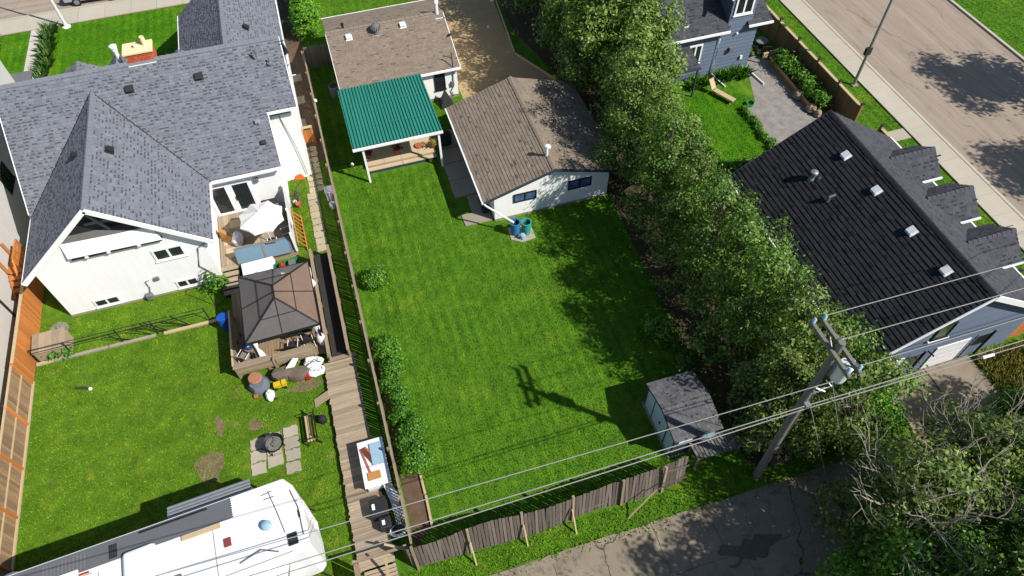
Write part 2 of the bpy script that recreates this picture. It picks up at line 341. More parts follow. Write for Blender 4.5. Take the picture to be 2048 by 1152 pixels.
def limbs(base, top, r0, targets, nl, mat, parent, name='trunk'):
    base, top = Vector(base), Vector(top); m = MB()
    mid = (base+top)/2+Vector((rj(.15), rj(.15), 0)); m.tube([base, mid, top], [r0, r0*.75, r0*.3], 8)
    for i in range(nl):
        t = random.uniform(.25, .95); p = base.lerp(top, t); q = Vector(targets[random.randrange(len(targets))])
        k = p.lerp(q, .5)+Vector((rj(.2), rj(.2), random.uniform(0, .35)))
        m.tube([p, k, q], [r0*.42*(1-.5*t), r0*.22, r0*.07], 5)
    return m.build(name, mat, parent, True)
def shingles(m, O, U, V, polys, exp=.18, tab=.33, t=.02, band=.45):
    """overlapping shingle tabs on a roof plane: O origin, U along the eave, V up the slope; polys = convex (u,v) outlines"""
    O, U, V = Vector(O), Vector(U).normalized(), Vector(V).normalized(); N = U.cross(V)
    if m.T is None: m.T = []
    if N.z < 0: N = -N
    for poly in polys:
        ar = sum(poly[i][0]*poly[(i+1) % len(poly)][1]-poly[(i+1) % len(poly)][0]*poly[i][1] for i in range(len(poly)))
        if ar < 0: poly = poly[::-1]
        u0, u1 = min(p[0] for p in poly), max(p[0] for p in poly); v0, v1 = min(p[1] for p in poly), max(p[1] for p in poly)
        row = 0; v = math.floor(v0/exp)*exp
        while v < v1:
            u = u0-tab*random.random()
            while u < u1:
                wd = tab*random.uniform(.75, 1.25); q = [(u+.004, v), (u+wd-.004, v), (u+wd-.004, v+exp*1.0), (u+.004, v+exp*1.0)]
                for i in range(len(poly)):
                    a, b = poly[i], poly[(i+1) % len(poly)]; out = []
                    for j in range(len(q)):
                        p, r = q[j], q[(j+1) % len(q)]
                        sp = (b[0]-a[0])*(p[1]-a[1])-(b[1]-a[1])*(p[0]-a[0]); sr = (b[0]-a[0])*(r[1]-a[1])-(b[1]-a[1])*(r[0]-a[0])
                        if sp >= 0: out.append(p)
                        if sp*sr < 0: k = sp/(sp-sr); out.append((p[0]+(r[0]-p[0])*k, p[1]+(r[1]-p[1])*k))
                    q = out
                    if len(q) < 3: break
                if len(q) >= 3:
                    tt = t*random.uniform(.7, 1.35)
                    ps = [O+U*a+V*b+N*(.004+tt*(1-(b-v)/exp)) for a, b in q]; k = len(ps)
                    lo = [i for i in range(k) if abs(q[i][1]-v) < 1e-6 and abs(q[(i+1) % k][1]-v) < 1e-6]
                    vs = list(ps); fs = [tuple(range(k))]
                    for i in lo:
                        j = (i+1) % k; o2 = len(vs); vs += [ps[i]-N*(tt+.003), ps[j]-N*(tt+.003)]; fs.append((j, i, o2, o2+1))
                    m.add(vs, fs); m.T += [1.0]*len(fs)
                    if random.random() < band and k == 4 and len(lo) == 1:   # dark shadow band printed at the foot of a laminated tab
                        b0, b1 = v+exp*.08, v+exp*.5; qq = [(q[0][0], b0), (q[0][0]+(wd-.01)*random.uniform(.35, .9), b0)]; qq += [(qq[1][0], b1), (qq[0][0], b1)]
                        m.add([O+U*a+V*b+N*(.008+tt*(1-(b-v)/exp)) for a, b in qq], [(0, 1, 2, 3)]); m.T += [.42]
                u += wd
            v += exp; row += 1
    return m
def ridge_caps(parent, mat, a, b, sl, w=.17, step=.3):
    """individual cap shingles folded over a ridge from a to b, slope sl on both sides"""
    a, b = Vector(a), Vector(b); d = (b-a); L = d.length; d.normalize(); n = int(L/step); s = d.cross(Vector((0, 0, 1))).normalized()
    m = MB(); h = sl*w; vs = []
    for k, (x, lift) in enumerate(((-.02, .045), (step*1.12, .018))):
        for q, (sx, dz) in enumerate(((-1, -h), (-.45, -h*.36), (0, 0), (.45, -h*.36), (1, -h))): vs.append(Vector((x, sx*w, dz+lift)))
    fs = [(i, i+1, 6+i, 5+i) for i in range(4)]+[(0, 1, 2, 3, 4)]
    me = bpy.data.meshes.new('ridge_cap'); me.from_pydata([tuple(v) for v in vs], [], fs); me.materials.append(mat); me.attributes.new('tint', 'FLOAT', 'FACE').data.foreach_set('value', [1.0]*len(fs))
    ang = math.atan2(d.y, d.x); off = LOC.get(parent.name, Vector((0, 0, 0)))
    for i in range(n):
        o = bpy.data.objects.new('ridge_cap', me); col.objects.link(o); o.parent = parent; p = a+d*(L/n*i); o.location = p-off+Vector((0, 0, .012+rj(.006))); o.rotation_euler = (0, 0, ang+rj(.02)); o.scale = (1, 1+rj(.08), 1)
def window(parent, axis, w0, w1, z0, z1, at, out, fm, panes=2, fw_=.07, gm=None, sill=True, vert=False):
    """window on a wall plane; axis 'y' = wall of constant y (w along x), 'x' = constant x (w along y)"""
    def bx(m, a, b, c, d, p, q):
        lo, hi = sorted((at+out*p, at+out*q))
        return m.box(a, b, lo, hi, c, d) if axis == 'y' else m.box(lo, hi, a, b, c, d)
    m = MB(); bx(m, w0, w1, z1-fw_, z1, .002, .06); bx(m, w0, w1, z0, z0+fw_, .002, .06); bx(m, w0, w0+fw_, z0+fw_, z1-fw_, .002, .058); bx(m, w1-fw_, w1, z0+fw_, z1-fw_, .002, .058)
    for i in range(1, panes):
        if vert: zz = z0+(z1-z0)*i/panes; bx(m, w0+fw_, w1-fw_, zz-fw_*.4, zz+fw_*.4, .002, .052)
        else: x = w0+(w1-w0)*i/panes; bx(m, x-fw_*.5, x+fw_*.5, z0+fw_, z1-fw_, .002, .052)
    f = m.build('window', fm, parent)
    for i in range(panes):
        m = MB()
        if vert: a, b = z0+(z1-z0)*i/panes, z0+(z1-z0)*(i+1)/panes; bx(m, w0+fw_*.9, w1-fw_*.9, a+fw_*.35, b-fw_*.35, .004, .022)
        else: a, b = w0+(w1-w0)*i/panes, w0+(w1-w0)*(i+1)/panes; bx(m, a+fw_*.45, b-fw_*.45, z0+fw_*.9, z1-fw_*.9, .004, .022)
        m.build('pane', gm or GLASS, f)
    if sill: m = MB(); bx(m, w0-.05, w1+.05, z0-.05, z0-.002, .001, .09); m.build('sill', TRIM if fm is not BLACKM else fm, f)
    return f

# ================================================================== SETTING
def struct(name, mb, mat, parent=None): 
    o = mb.build(name, mat, parent)
    if not parent: o['kind'] = 'structure'
    return o
def sheet(name, poly, z, mat): return struct(name, MB().prism(poly, z-.05, z), mat)
def rect(x0, x1, y0, y1): return [(x0, y0), (x1, y0), (x1, y1), (x0, y1)]
def wob(a, b, n, amp):   # uneven edge between two points
    return [(a[0]+(b[0]-a[0])*i/n+rj(amp), a[1]+(b[1]-a[1])*i/n+rj(amp)) for i in range(n+1)]
struct('ground', MB().box(-140, 190, -110, 190, -.4, 0), GRASS)
sheet('backyard_lawn', [(-17.75, 9.0), (-4.05, 9.0), (-4.05, 20.2), (-8.3, 20.2), (-8.3, 26.8), (-17.75, 26.8)], .006, GRASSA)
sheet('side_yard', [(-4.25, 26.5), (-1.75, 26.5), (-1.75, 44.2), (-4.25, 44.2)], .005, GRASSA)
sheet('side_passage_soil', rect(-4.2, -1.78, 34.5, 60), .009, SOIL)
sheet('front_lawn', [(-19.0, 46), (-9.2, 43.5), (-9.2, 55.0), (-18.9, 55.3)], .008, BRIGHT)
sheet('neighbour_front_lawn', [(-30, 44), (-21.0, 44), (-21.0, 55.2), (-30, 55.4)], .008, BRIGHT)
# alley of broken concrete
alley = struct('alley', MB().prism([(-60, -1), (70, -1)]+wob((70, 7.7), (-60, 7.95), 60, .12), -.3, .004), ALLEYC)
random.seed(21)
xs = [-3.5, .4, 3.6, 8.1, 10.6, 14.9, 19.5, 26.0]
ys = [[7.86, 5.6, 3.2, .6] for _ in xs]
def slabpoly(x0, x1, y0, y1, gap=.012):
    p = wob((x0+gap, y0+gap), (x1-gap, y0+gap), 5, .03)[:-1]+wob((x1-gap, y0+gap), (x1-gap, y1-gap), 4, .03)[:-1]+wob((x1-gap, y1-gap), (x0+gap, y1-gap), 6, .05)[:-1]+wob((x0+gap, y1-gap), (x0+gap, y0+gap), 4, .03)[:-1]
    return p
for i in range(len(xs)-1):
    for j in range(3):
        sx0, sx1 = xs[i]+(.7 if j == 1 else 0), xs[i+1]+(.7 if j == 1 else 0)
        MB().prism(slabpoly(sx0, sx1, ys[i][j+1], ys[i][j]), .006, .03+rj(.01)).build('concrete_slab', ALLEYC, alley)
# asphalt patch in the alley
struct('asphalt_patch', MB().prism([(11.4+1.1*math.cos(a)*(1+.45*math.sin(3*a+1)+.2*math.sin(7*a)), 5.6+.6*math.sin(a)*(1+.4*math.cos(2*a)+.2*math.cos(9*a))) for a in [i*math.pi/24 for i in range(48)]], .02, .045), M('asphalt_patch', C(112, 106, 98), .95, .2, 3, fine=30, bump=.5), alley)
# garage apron by the black garage
ap = struct('driveway_apron', MB().prism(rect(21.2, 26.3, 7.75, 10.8), -.05, .012), SOIL)
for x0, x1 in ((21.25, 23.7), (23.75, 26.25)): MB().prism(slabpoly(x0, x1, 8.0, 10.75), .012, .035).build('concrete_slab', ALLEYC, ap)
# sandy driveway of the bungalow
sheet('sand_driveway', [(7.75, 34.25), (13.6, 34.25), (14.3, 37.3), (12.45, 41.2), (12.9, 47.5), (13.6, 62), (7.9, 62), (7.75, 46)], .012, SAND)
sheet('tree_strip_soil', [(13.4, 8.8), (18.6, 8.8), (19.0, 26), (20.1, 34.3), (19.6, 60), (14.0, 60), (13.2, 44), (14.6, 37.5), (13.7, 26), (13.0, 14)], .006, M('leaf_litter', C(86, 74, 52), .95, .35, 2.0, fine=12, bump=.9))
# right hand street: verge, sidewalk, kerb, road
road = sheet('street', rect(35.2, 45.4, -60, 120), .006, ROAD)
sidew = sheet('sidewalk', rect(33.45, 35.0, -40, 110), .03, SOIL)
for i in range(44):
    y0 = 4+i*1.55
    MB().prism(rect(33.47, 34.98, y0+.008, y0+1.542), .03, .10+rj(.004)).build('sidewalk_slab', CONC_S, sidew)
struct('kerb', MB().box(35.0, 35.2, -40, 110, -.1, .125), CONC_S)
struct('kerb', MB().box(45.4, 45.6, -40, 110, -.1, .125), CONC_S)
sheet('garden_walk', rect(30.5, 33.44, 25.1, 26.0), .02, PAVER)
# north street
roadn = sheet('front_street', rect(-70, 30, 57.45, 68), .006, ROADN)
sidn = sheet('front_sidewalk', rect(-70, 30, 55.3, 57.25), .03, SOIL)
for i in range(15):
    x0 = -27+i*1.9; MB().prism(rect(x0+.01, x0+1.89, 55.32, 57.23), .03, .10+rj(.004)).build('sidewalk_slab', CONC_S, sidn)
struct('kerb', MB().box(-70, 30, 57.25, 57.45, -.1, .12), CONC_S)
sheet('front_walk', [(-20.9, 40), (-19.85, 40), (-19.75, 55.3), (-20.8, 55.3)], .03, M('pale_concrete', C(226, 220, 208), .9, .06, 1.0, fine=30, bump=.2))
# garden behind the blue house
sheet('gravel_patio', [(24.75, 22.5), (29.2, 22.5), (29.2, 34.6), (27.2, 37.5), (27.1, 34.5), (25.9, 31.2), (24.75, 31.0)], .012, GRAVEL)
sheet('garden_lawn', [(21.0, 26.4), (24.6, 26.4), (24.6, 30.6), (25.6, 31.3), (25.4, 33.2), (21.6, 33.2)], .010, BRIGHT)
sheet('garden_path', [(19.0, 22.5), (24.7, 22.5), (24.7, 25.6), (20.4, 25.6), (20.2, 33.5), (19.2, 33.5)], .008, GRAVEL)
# bed along the yard fence, with timber edging
sheet('planting_bed', [(-1.62, 9.9), (-.82, 10.4), (-.78, 20.4), (-1.62, 20.6)], .012, SOIL)
for i in range(7):
    y0 = 10.5+i*1.42; tag(MB().bar((-.76+rj(.02), y0+.02, .05), (-.74+rj(.02), y0+1.36, .05), .1, .14).build('edging_timber', CAPW), '%s pale edging timber of the shrub bed counted from its bare soil' % ['first', 'second', 'third', 'fourth', 'fifth', 'sixth', 'seventh'][i], 'edging', 'timber edging of the shrub bed')
# gravel patch, dog yard kerb
sheet('worn_patch', [(-16.9+.55*math.cos(a)*(1+.2*math.sin(2*a)), 25.9+.75*math.sin(a)) for a in [i*.42 for i in range(15)]], .012, GRAVEL)
for i, (x, y, rx, ry) in enumerate([(-9.7, 16.0, .55, .95), (-9.2, 18.0, .2, .6), (-7.6, 17.6, .35, .3), (-5.0, 19.0, .8, .3)]):
    sheet('bare_soil', [(x+rx*math.cos(a)*(1+.3*math.sin(3*a+i)+rj(.12)), y+ry*math.sin(a)*(1+.25*math.cos(2*a+i)+rj(.12))) for a in [j*.185 for j in range(34)]], .011, M('bare_lawn_soil', C(140, 120, 92), .95, .3, 2.5, fine=14, bump=.7))

# ------------------------------------------------------------------ grass blades
def inpoly(P_, poly):
    x, y = P_[:, 0], P_[:, 1]; c = np.zeros(len(P_), bool); n = len(poly)
    for i in range(n):
        x1, y1 = poly[i]; x2, y2 = poly[(i+1) % n]
        with np.errstate(divide='ignore', invalid='ignore'):
            c ^= ((y1 > y) != (y2 > y)) & (x < (x2-x1)*(y-y1)/(y2-y1+1e-12)+x1)
    return c
def grass(name, label, poly, excl, dens, mat, h=.06, wd=.022, z=.004):
    a = np.array(poly); lo, hi = a.min(0), a.max(0); n = int(dens*np.prod(hi-lo))
    p = rng.uniform(lo, hi, (n, 2)); k = inpoly(p, poly)
    for e in excl: k &= ~inpoly(p, e)
    p = p[k]; n = len(p); an = rng.uniform(0, 2*np.pi, n); hh = h*rng.uniform(.5, 1.4, n); ww = wd*rng.uniform(.7, 1.4, n)
    le = rng.normal(size=(n, 2))*.55*hh[:, None]
    b = np.stack([p[:, 0], p[:, 1], np.full(n, z)], 1); d = np.stack([np.cos(an)*ww, np.sin(an)*ww, np.zeros(n)], 1)
    t = b+np.stack([le[:, 0], le[:, 1], hh], 1)
    o = np_mesh(name, np.stack([b-d, b+d, t], 1).reshape(-1, 3), 3, mat); return tag(o, label, 'grass', kind='stuff')
GAR = rect(4.8, 14.3, 26.3, 34.6); H2 = rect(.1, 7.8, 37.5, 46); CP = rect(.5, 4.9, 32.1, 37.8); SHD = rect(10, 13.1, 9.4, 13.2)
grass('lawn_grass', 'mown striped green lawn of the long fenced yard', rect(-.7, 13.6, 9.1, 37.6), [GAR, H2, CP, SHD, rect(7.1, 8.6, 24.35, 25.7)], 260, BLADE)
grass('side_lawn_grass', 'shaded grass strip beside the brown roofed bungalow', rect(-1.6, .2, 20.7, 44), [rect(-1.6, -.7, 9, 20.5)], 220, BLADE)
grass('alley_verge_grass', 'uneven grass verge between back fence and alley', [(-3.6, 7.9), (-3.6, 9.0), (10.5, 8.85), (17, 8.7), (17, 7.8)], [], 300, BLADEA, .085)
grass('alley_edge_weeds', 'thin weeds creeping over the broken alley edge', wob((-3.6, 7.55), (17, 7.5), 30, .16)+[(17, 7.95), (-3.6, 7.98)], [], 70, BLADEA, .1, .03, .03)
grass('backyard_grass', 'rough lawn with bare patches beside the white gabled house', [(-17.7, 9.5), (-4.1, 9.5), (-4.1, 20.1), (-8.3, 20.1), (-8.3, 26.6), (-17.7, 26.6)], [rect(-8.1, -5.65, 14.9, 17.1)], 260, BLADEA, .07)
grass('side_path_grass', 'narrow grass strip along the stepping stone path', rect(-4.2, -3.3, 26.6, 34.2), [], 300, BLADEA, .07)
grass('front_lawn_grass', 'bright green front lawn before the grey roofed house', [(-18.9, 46), (-9.3, 43.5), (-9.3, 55.2), (-18.9, 55.2)], [], 170, BLADEB)
grass('corner_lawn_grass', 'bright green lawn patch across the pale front walk', [(-26, 45), (-21.0, 45), (-21.0, 55.1), (-26, 55.2)], [], 170, BLADEB)
grass('street_verge_grass', 'grass verge between wooden fence and street sidewalk', rect(30.5, 33.4, 6, 46), [rect(30.5, 33.44, 25.05, 26.05)], 170, BLADEB, .055)
grass('far_verge_grass', 'grass verge beyond the far kerb of the street', rect(45.7, 53, 25, 46), [], 130, BLADEB)
grass('garden_grass', 'small clipped lawn in the garden behind the blue house', [(21.0, 26.4), (24.6, 26.4), (24.6, 30.6), (25.6, 31.3), (25.4, 33.2), (21.6, 33.2)], [], 260, BLADEB)
grass('bungalow_front_grass', 'patchy grass by the cedars beside the bungalow', rect(-.4, 7.8, 46.1, 56), [], 150, BLADEA)
grass('dry_tall_grass', 'tall yellowish dry grass by the dark garage corner', [(26.4, 6.5), (31.5, 6.5), (31.5, 10.6), (26.4, 10.6)], [], 420, DRYG, .32, .03)

# ================================================================== LEFT WHITE HOUSE
def roof_plane(m, th, O, U, V, polys, exp, tab, t, base, band=.45):
    """shingled plane plus its deck"""
    O, U, V = Vector(O), Vector(U).normalized(), Vector(V).normalized()
    for p in polys:
        q = [O+U*a+V*b for a, b in p]; n = (q[1]-q[0]).cross(q[2]-q[0])
        if n.z < 0: q = q[::-1]
        base.slab(q, .12)
    shingles(m, O, U, V, polys, exp, tab, t, band)
EZ, MS, GS = 3.5, .85, .83
hs = thing('white_gabled_house', 'white stucco house with grey shingled cross-gable roof and brick chimney', 'house', (-12, 33, 0))
def SY(y, x=0): return Vector((x, y, EZ+MS*(y-30.8)))
cosm = 1/math.sqrt(1+MS*MS); RY = 36.0; RZ = EZ+MS*(RY-30.8)
mw = MB(); m_sh = MB(); m_dk = MB()
# walls
gx0, gx1, GY = -16.2, -8.45, 26.8; GRX, GRZ = -12.3, 7.2
gz = lambda x: GRZ-GS*abs(x-GRX)-.16
wl = lambda z: (GRZ-.16-z)/GS
mw.add([(gx0, GY, 0), (gx1, GY, 0), (gx1, GY, gz(gx1)), (GRX+wl(5.0), GY, 5.0), (GRX-wl(5.0), GY, 5.0), (gx0, GY, gz(gx0))], [(0, 1, 2, 3, 4, 5)])
mw.add([(gx1, GY, 0), (gx1, 31.2, 0), (gx1, 31.2, gz(gx1)), (gx1, GY, gz(gx1))], [(0, 1, 2, 3)])
mw.add([(gx0, 41, 0), (gx0, GY, 0), (gx0, GY, gz(gx0)), (gx0, 41, gz(gx0))], [(0, 1, 2, 3)])
mw.box(gx1, -4.35, 31.2, 40.8, .0, 3.75); mw.box(-4.36, -2.85, 33.4, 36.4, .0, 5.3); mw.box(-4.36, -2.86, 36.39, 46.7, 0, 3.4); mw.box(-8.8, -3.0, 40, 46.8, 0, 3.45); mw.box(gx0+.01, gx1+.02, 31.3, 40.8, 0, 3.7)
wall = mw.build('wall', WHITE, hs)
MB().box(GRX-2.4, GRX+2.4, GY+.02, 28.6, 4.9, 5.0).build('loft_floor', GREYP, wall)  # darkened floor colour stands for shade in the open loft
MB().add([(GRX-wl(4.9), 27.35, 4.9), (GRX+wl(4.9), 27.35, 4.9), (GRX, 27.35, GRZ-.16)], [(0, 1, 2)]).build('loft_back_wall', BLACKP, wall)  # black colour paints in the shade inside the gable opening
for a, b in (((-12.1, 27.2, 5.0), (-12.7, 27.2, 6.3)), ((-11.0, 27.2, 5.0), (-11.6, 27.2, 6.4)), ((-13.0, 27.25, 5.6), (-10.8, 27.25, 5.5))): MB().bar(a, b, .09, .16).build('loft_beam', GREYP, wall)
# parapet board; the black strip below it paints in the slot's shadow
MB().add([(-14.3, GY-.06, 5.1), (-14.3, GY-.26, 4.30), (-10.02, GY-.26, 4.22), (-10.25, GY-.06, 4.95), (-14.3, GY-.01, 5.1), (-14.3, GY-.21, 4.30), (-10.02, GY-.21, 4.22), (-10.25, GY-.01, 4.95)], [(0, 1, 2, 3), (7, 6, 5, 4), (0, 3, 7, 4), (1, 0, 4, 5), (3, 2, 6, 7), (2, 1, 5, 6)]).build('parapet_board', WHITE, wall)
MB().box(-14.2, -10.05, GY-.24, GY-.002, 4.12, 4.21).build('slot_shadow_strip', BLACKM, wall)
for x in (-13.6, -12.6, -11.2): MB().box(x, x+.16, GY-.27, GY-.242, 4.10, 4.23).build('bracket', TRIM, wall)
MB().box(gx0-.01, gx1+.01, GY-.03, GY-.003, 0, .14).build('foundation', CONC, wall)
window(hs, 'y', -10.92, -9.43, 2.58, 3.42, GY, -1, TRIM, 2, .1)
window(hs, 'y', -14.85, -13.6, .26, .84, GY, -1, TRIM, 2, .08)
window(hs, 'y', -10.72, -9.62, .24, .84, GY, -1, TRIM, 2, .08)
mm = MB().tube([(-12.0, GY-.05, .95), (-12.0, GY-.05, 1.35), (-11.8, GY-.05, 1.4)], .025, 6).tube([(-12.1, GY-.08, .1), (-12.1, GY-.08, .5), (-11.95, GY-.08, .95)], .025, 6).build('gas_pipe', GALV, hs, True)
MB().box(-12.35, -12.02, GY-.3, GY-.04, .12, .5).build('gas_meter', GREYP, hs, bevel=.03)
MB().box(-11.55, -11.3, GY-.12, GY-.003, 1.3, 1.5).build('electric_box', GREYP, hs)
MB().tube([(gx1+.1, GY-.12, 3.2), (gx1-.35, GY-.07, 2.9), (gx1-.75, GY-.06, 1.6), (gx1-.05, GY-.06, .3)], .03, 6).build('downspout', GREYP, hs, True)
# south gable roof (two planes, cut by the valleys against the main roof)
gl = math.sqrt(1+GS*GS); FY = 26.45
vyL = lambda z: 30.8+(z-EZ)/MS
EXL, EXR = -16.72, -7.86; zL = GRZ-GS*(GRX-EXL); zR = GRZ-GS*(EXR-GRX)
Lr = (EXR-GRX)*gl; Ll = (GRX-EXL)*gl
roof_plane(m_sh, .1, (EXR, FY, zR), (0, 1, 0), (-1, 0, GS), [[(0, 0), (vyL(zR)-FY, 0), (vyL(GRZ)-FY, Lr), (0, Lr)]], .165, .29, .022, m_dk)
roof_plane(m_sh, .1, (EXL, FY, zL), (0, 1, 0), (1, 0, GS), [[(0, 0), (vyL(zL)-FY, 0), (vyL(GRZ)-FY, Ll), (0, Ll)]], .165, .29, .022, m_dk)
# main roof, south slope, in convex pieces (left of valley, right of valley, top band, east strip)
vl = math.sqrt(1+MS*MS); vv = lambda z: (z-EZ)/MS*vl
zc = 5.42; X0 = -16.78
roof_plane(m_sh, .1, (0, 30.8, EZ), (1, 0, 0), (0, 1, MS), [
    [(X0, vv(zL)-.06), (EXL, vv(zL)), (GRX, vv(GRZ)), (GRX, vv(RZ)), (X0, vv(RZ))],
    [(EXR-.06, vv(zR)), (-4.05, vv(EZ)), (-4.05, vv(RZ)), (GRX, vv(RZ)), (GRX, vv(GRZ))],
    [(-4.05, vv(zc)), (-2.45, vv(zc)), (-2.45, vv(RZ)), (-4.05, vv(RZ))]], .165, .29, .022, m_dk)
# north slope
roof_plane(m_sh, .1, (0, 41.2, EZ), (1, 0, 0), (0, -1, MS), [[(X0, 0), (-2.45, 0), (-2.45, vv(RZ)), (X0, vv(RZ))]], .165, .29, .022, m_dk)
# north wing
WX, WZ = -5.75, 6.05; wsl = (WZ-3.5)/(WX+9.0)
for sx, ex in ((1, -9.05), (-1, -2.7)):
    s_ = abs(WX-ex); q = (WZ-3.5)/s_; roof_plane(m_sh, .1, (ex, 36.6, 3.5), (0, 1, 0), (sx, 0, q), [[(0 if sx < 0 else 4.6, 0), (11, 0), (11, s_*math.sqrt(1+q*q)), (1.6, s_*math.sqrt(1+q*q))]], .165, .29, .022, m_dk)
# two small front gables peeping over the ridge
for gx, hw, gz1, y1 in ((-14.25, 1.5, 5.35, 41.3), (-12.05, 1.0, 5.35, 41.3), (-8.6, 1.2, 5.2, 40.9)):
    for sx in (1, -1):
        roof_plane(m_sh, .1, (gx-sx*hw, 37.9, gz1-.9), (0, 1, 0), (sx, 0, .9/hw), [[(0, 0), (y1-37.9, 0), (y1-37.9, math.hypot(hw, .9)), (0, math.hypot(hw, .9))]], .165, .29, .022, m_dk)
roof = m_dk.build('roof', M('roof_deck_grey', C(92, 95, 104), .9, .1), hs)
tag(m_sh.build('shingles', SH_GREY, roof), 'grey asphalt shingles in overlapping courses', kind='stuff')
ridge_caps(roof, SH_GREY, (GRX, FY, GRZ+.01), (GRX, vyL(GRZ), GRZ+.01), GS, .17, .26)
ridge_caps(roof, SH_GREY, (X0, RY, RZ+.01), (-2.45, RY, RZ+.01), MS, .17, .3)
ridge_caps(roof, SH_GREY, (WX, 38.4, WZ+.01), (WX, 47.6, WZ+.01), .8, .17, .3)
# valleys, rakes, gutters
for a, b in (((EXR, vyL(zR), zR), (GRX, vyL(GRZ), GRZ)), ((EXL, vyL(zL), zL), (GRX, vyL(GRZ), GRZ))):
    MB().bar(Vector(a)+Vector((0, 0, .03)), Vector(b)+Vector((0, 0, .03)), .07, .02).build('valley_flashing', BLACKM, roof)
for a, b in (((EXL, FY-.03, zL-.14), (GRX, FY-.03, GRZ-.1)), ((GRX, FY-.03, GRZ-.1), (EXR, FY-.03, zR-.14))):
    MB().bar(a, b, .05, .26).build('rake_board', TRIM, roof)
for a, b in (((EXL, FY, zL), (GRX, FY, GRZ)), ((GRX, FY, GRZ), (EXR, FY, zR))):
    v = Vector((0, .33, -.13)); MB().slab([Vector(a)+v+Vector((0, -.33, 0)), Vector(b)+v+Vector((0, -.33, 0)), Vector(b)+v, Vector(a)+v], .02).build('soffit', TRIM, roof)
MB().bar((EXL-.04, FY, zL-.08), (EXL-.04, vyL(zL)+.4, zL-.08), .1, .1).build('gutter', TRIM, roof)
MB().bar((EXR+.06, FY, zR-.1), (EXR+.06, 30.7, zR-.1), .1, .12).build('gutter', TRIM, roof)
MB().bar((EXR+.12, 30.72, EZ-.08), (-4.0, 30.72, EZ-.08), .11, .13).build('gutter', TRIM, roof)
MB().bar((-4.05, 32.98, zc-.08), (-2.4, 32.98, zc-.08), .11, .13).build('gutter', TRIM, roof)
MB().bar((-2.66, 36.7, 3.42), (-2.66, 47.6, 3.42), .1, .12).build('gutter', TRIM, roof)
MB().bar((-9.1, 41.2, 3.42), (-9.1, 47.6, 3.42), .1, .12).build('gutter', TRIM, roof)
MB().bar((-4.0, 30.75, EZ-.08), (-4.0, 33.0, zc-.08), .04, .16).build('rake_board', TRIM, roof)
MB().bar((-2.42, 33.0, zc-.08), (-2.42, RY, RZ-.08), .04, .16).build('rake_board', TRIM, roof)
MB().bar((X0-.02, 31, EZ+.1), (X0-.02, RY, RZ-.06), .04, .16).build('rake_board', TRIM, roof)
def box_vent(parent, p, sl_axis, s, mat=BLACKP, sz=.17):
    """low box vent sitting on a sloped roof"""
    p = Vector(p); u = Vector((1, 0, 0)) if sl_axis == 'y' else Vector((0, 1, 0)); v = Vector((0, 1, s)).normalized() if sl_axis == 'y' else Vector((1, 0, s)).normalized()
    n = u.cross(v); n = n if n.z > 0 else -n; m = MB(); m.obox(p+n*.03, u*(sz*1.25), v*(sz*1.25), n*.012); m.obox(p+n*.10, u*sz*.9, v*sz*.9, n*.06); m.obox(p+n*.18, u*sz, v*sz, n*.018)
    return m.build('roof_vent', mat, parent)
for x, y in ((-10.45, 35.07-.1), (-6.94, 34.95)): box_vent(roof, (x, y, EZ+MS*(y-30.8)), 'y', MS)
for x, y in ((-4.64, 32.73), (-4.61, 31.87)): box_vent(roof, (x, y, EZ+MS*(y-30.8)), 'y', MS, GALV if y > 32 else BLACKP, .11)
box_vent(roof, (-11.55, 30.93, GRZ-GS*.75), 'x', -GS); box_vent(roof, (-13.2, 31.2, GRZ-GS*.9), 'x', GS, BLACKP, .14)
for y in (42.0, 47.0): box_vent(roof, (-4.6, y, WZ-(WZ-3.5)/3.05*1.15), 'x', -(WZ-3.5)/3.05)
MB().lathe(-3.2, 34.9, [(.16, 7.0), (.17, 7.12), (.05, 7.14), (.05, 7.4)], 12).build('satellite_mount', GALV, roof, True)
dm = MB(); dm.lathe(0, 0, [(.01, 0), (.2, .03), (.32, .1), (.31, .11), (.2, .045)], 16); 
MB().add([Vector((-3.9, 35.2, 7.6))+Vector((v[0]*.35+v[2]*.4, -v[2]*.5+v[1]*.15, v[1]*.75)) for v in dm.V], dm.F).build('satellite_dish', GREYP, roof, True)
MB().tube([(-3.9, 35.35, 7.2), (-3.9, 35.35, 7.7)], .025, 6).build('dish_pole', BLACKM, roof)
MB().tube([(-2.9, 38.5, 3.6), (-2.3, 38.5, 3.6)], .03, 6).build('flag_bracket', TRIM, roof)
# brick chimney, built brick by brick on the two seen sides
ch = MB().box(-10.15, -8.85, 35.95, 36.75, 7.2, 8.36).build('chimney', M('mortar', C(176, 140, 112), .9, .1), roof)
random.seed(5)
for k in range(5):
    z = 7.68+k*.135
    for i in range(6):
        x0 = -10.15+i*.222-(.11 if k % 2 else 0)
        a, b = max(x0, -10.15)+.008, min(x0+.214, -8.85)
        if b-a > .05: piece('brick', BRICK, ch, ((a+b)/2, 35.94, z+.06), (b-a, .05, .115))
    for i in range(4):
        a = 35.97+i*.2-(.1 if k % 2 else 0); a = max(a, 35.97); piece('brick', BRICK, ch, (-8.84, a+.095, z+.06), (.05, .185, .115))
MB().box(-10.25, -8.75, 35.85, 36.85, 8.36, 8.50).build('chimney_cap', CREAM, ch, bevel=.03)
MB().lathe(-9.1, 36.45, [(.13, 8.5), (.12, 8.95), (.09, 8.95), (.09, 8.9)], 12).build('flue', CREAM, ch, True)
MB().lathe(-9.55, 36.35, [(.14, 8.5), (.12, 8.65), (.09, 8.65), (.09, 8.6)], 12).build('flue', CREAM, ch, True)
MB().bar((-10.2, 35.86, 7.78), (-8.8, 35.86, 7.78), .1, .06).build('chimney_flashing', TRIM, ch)
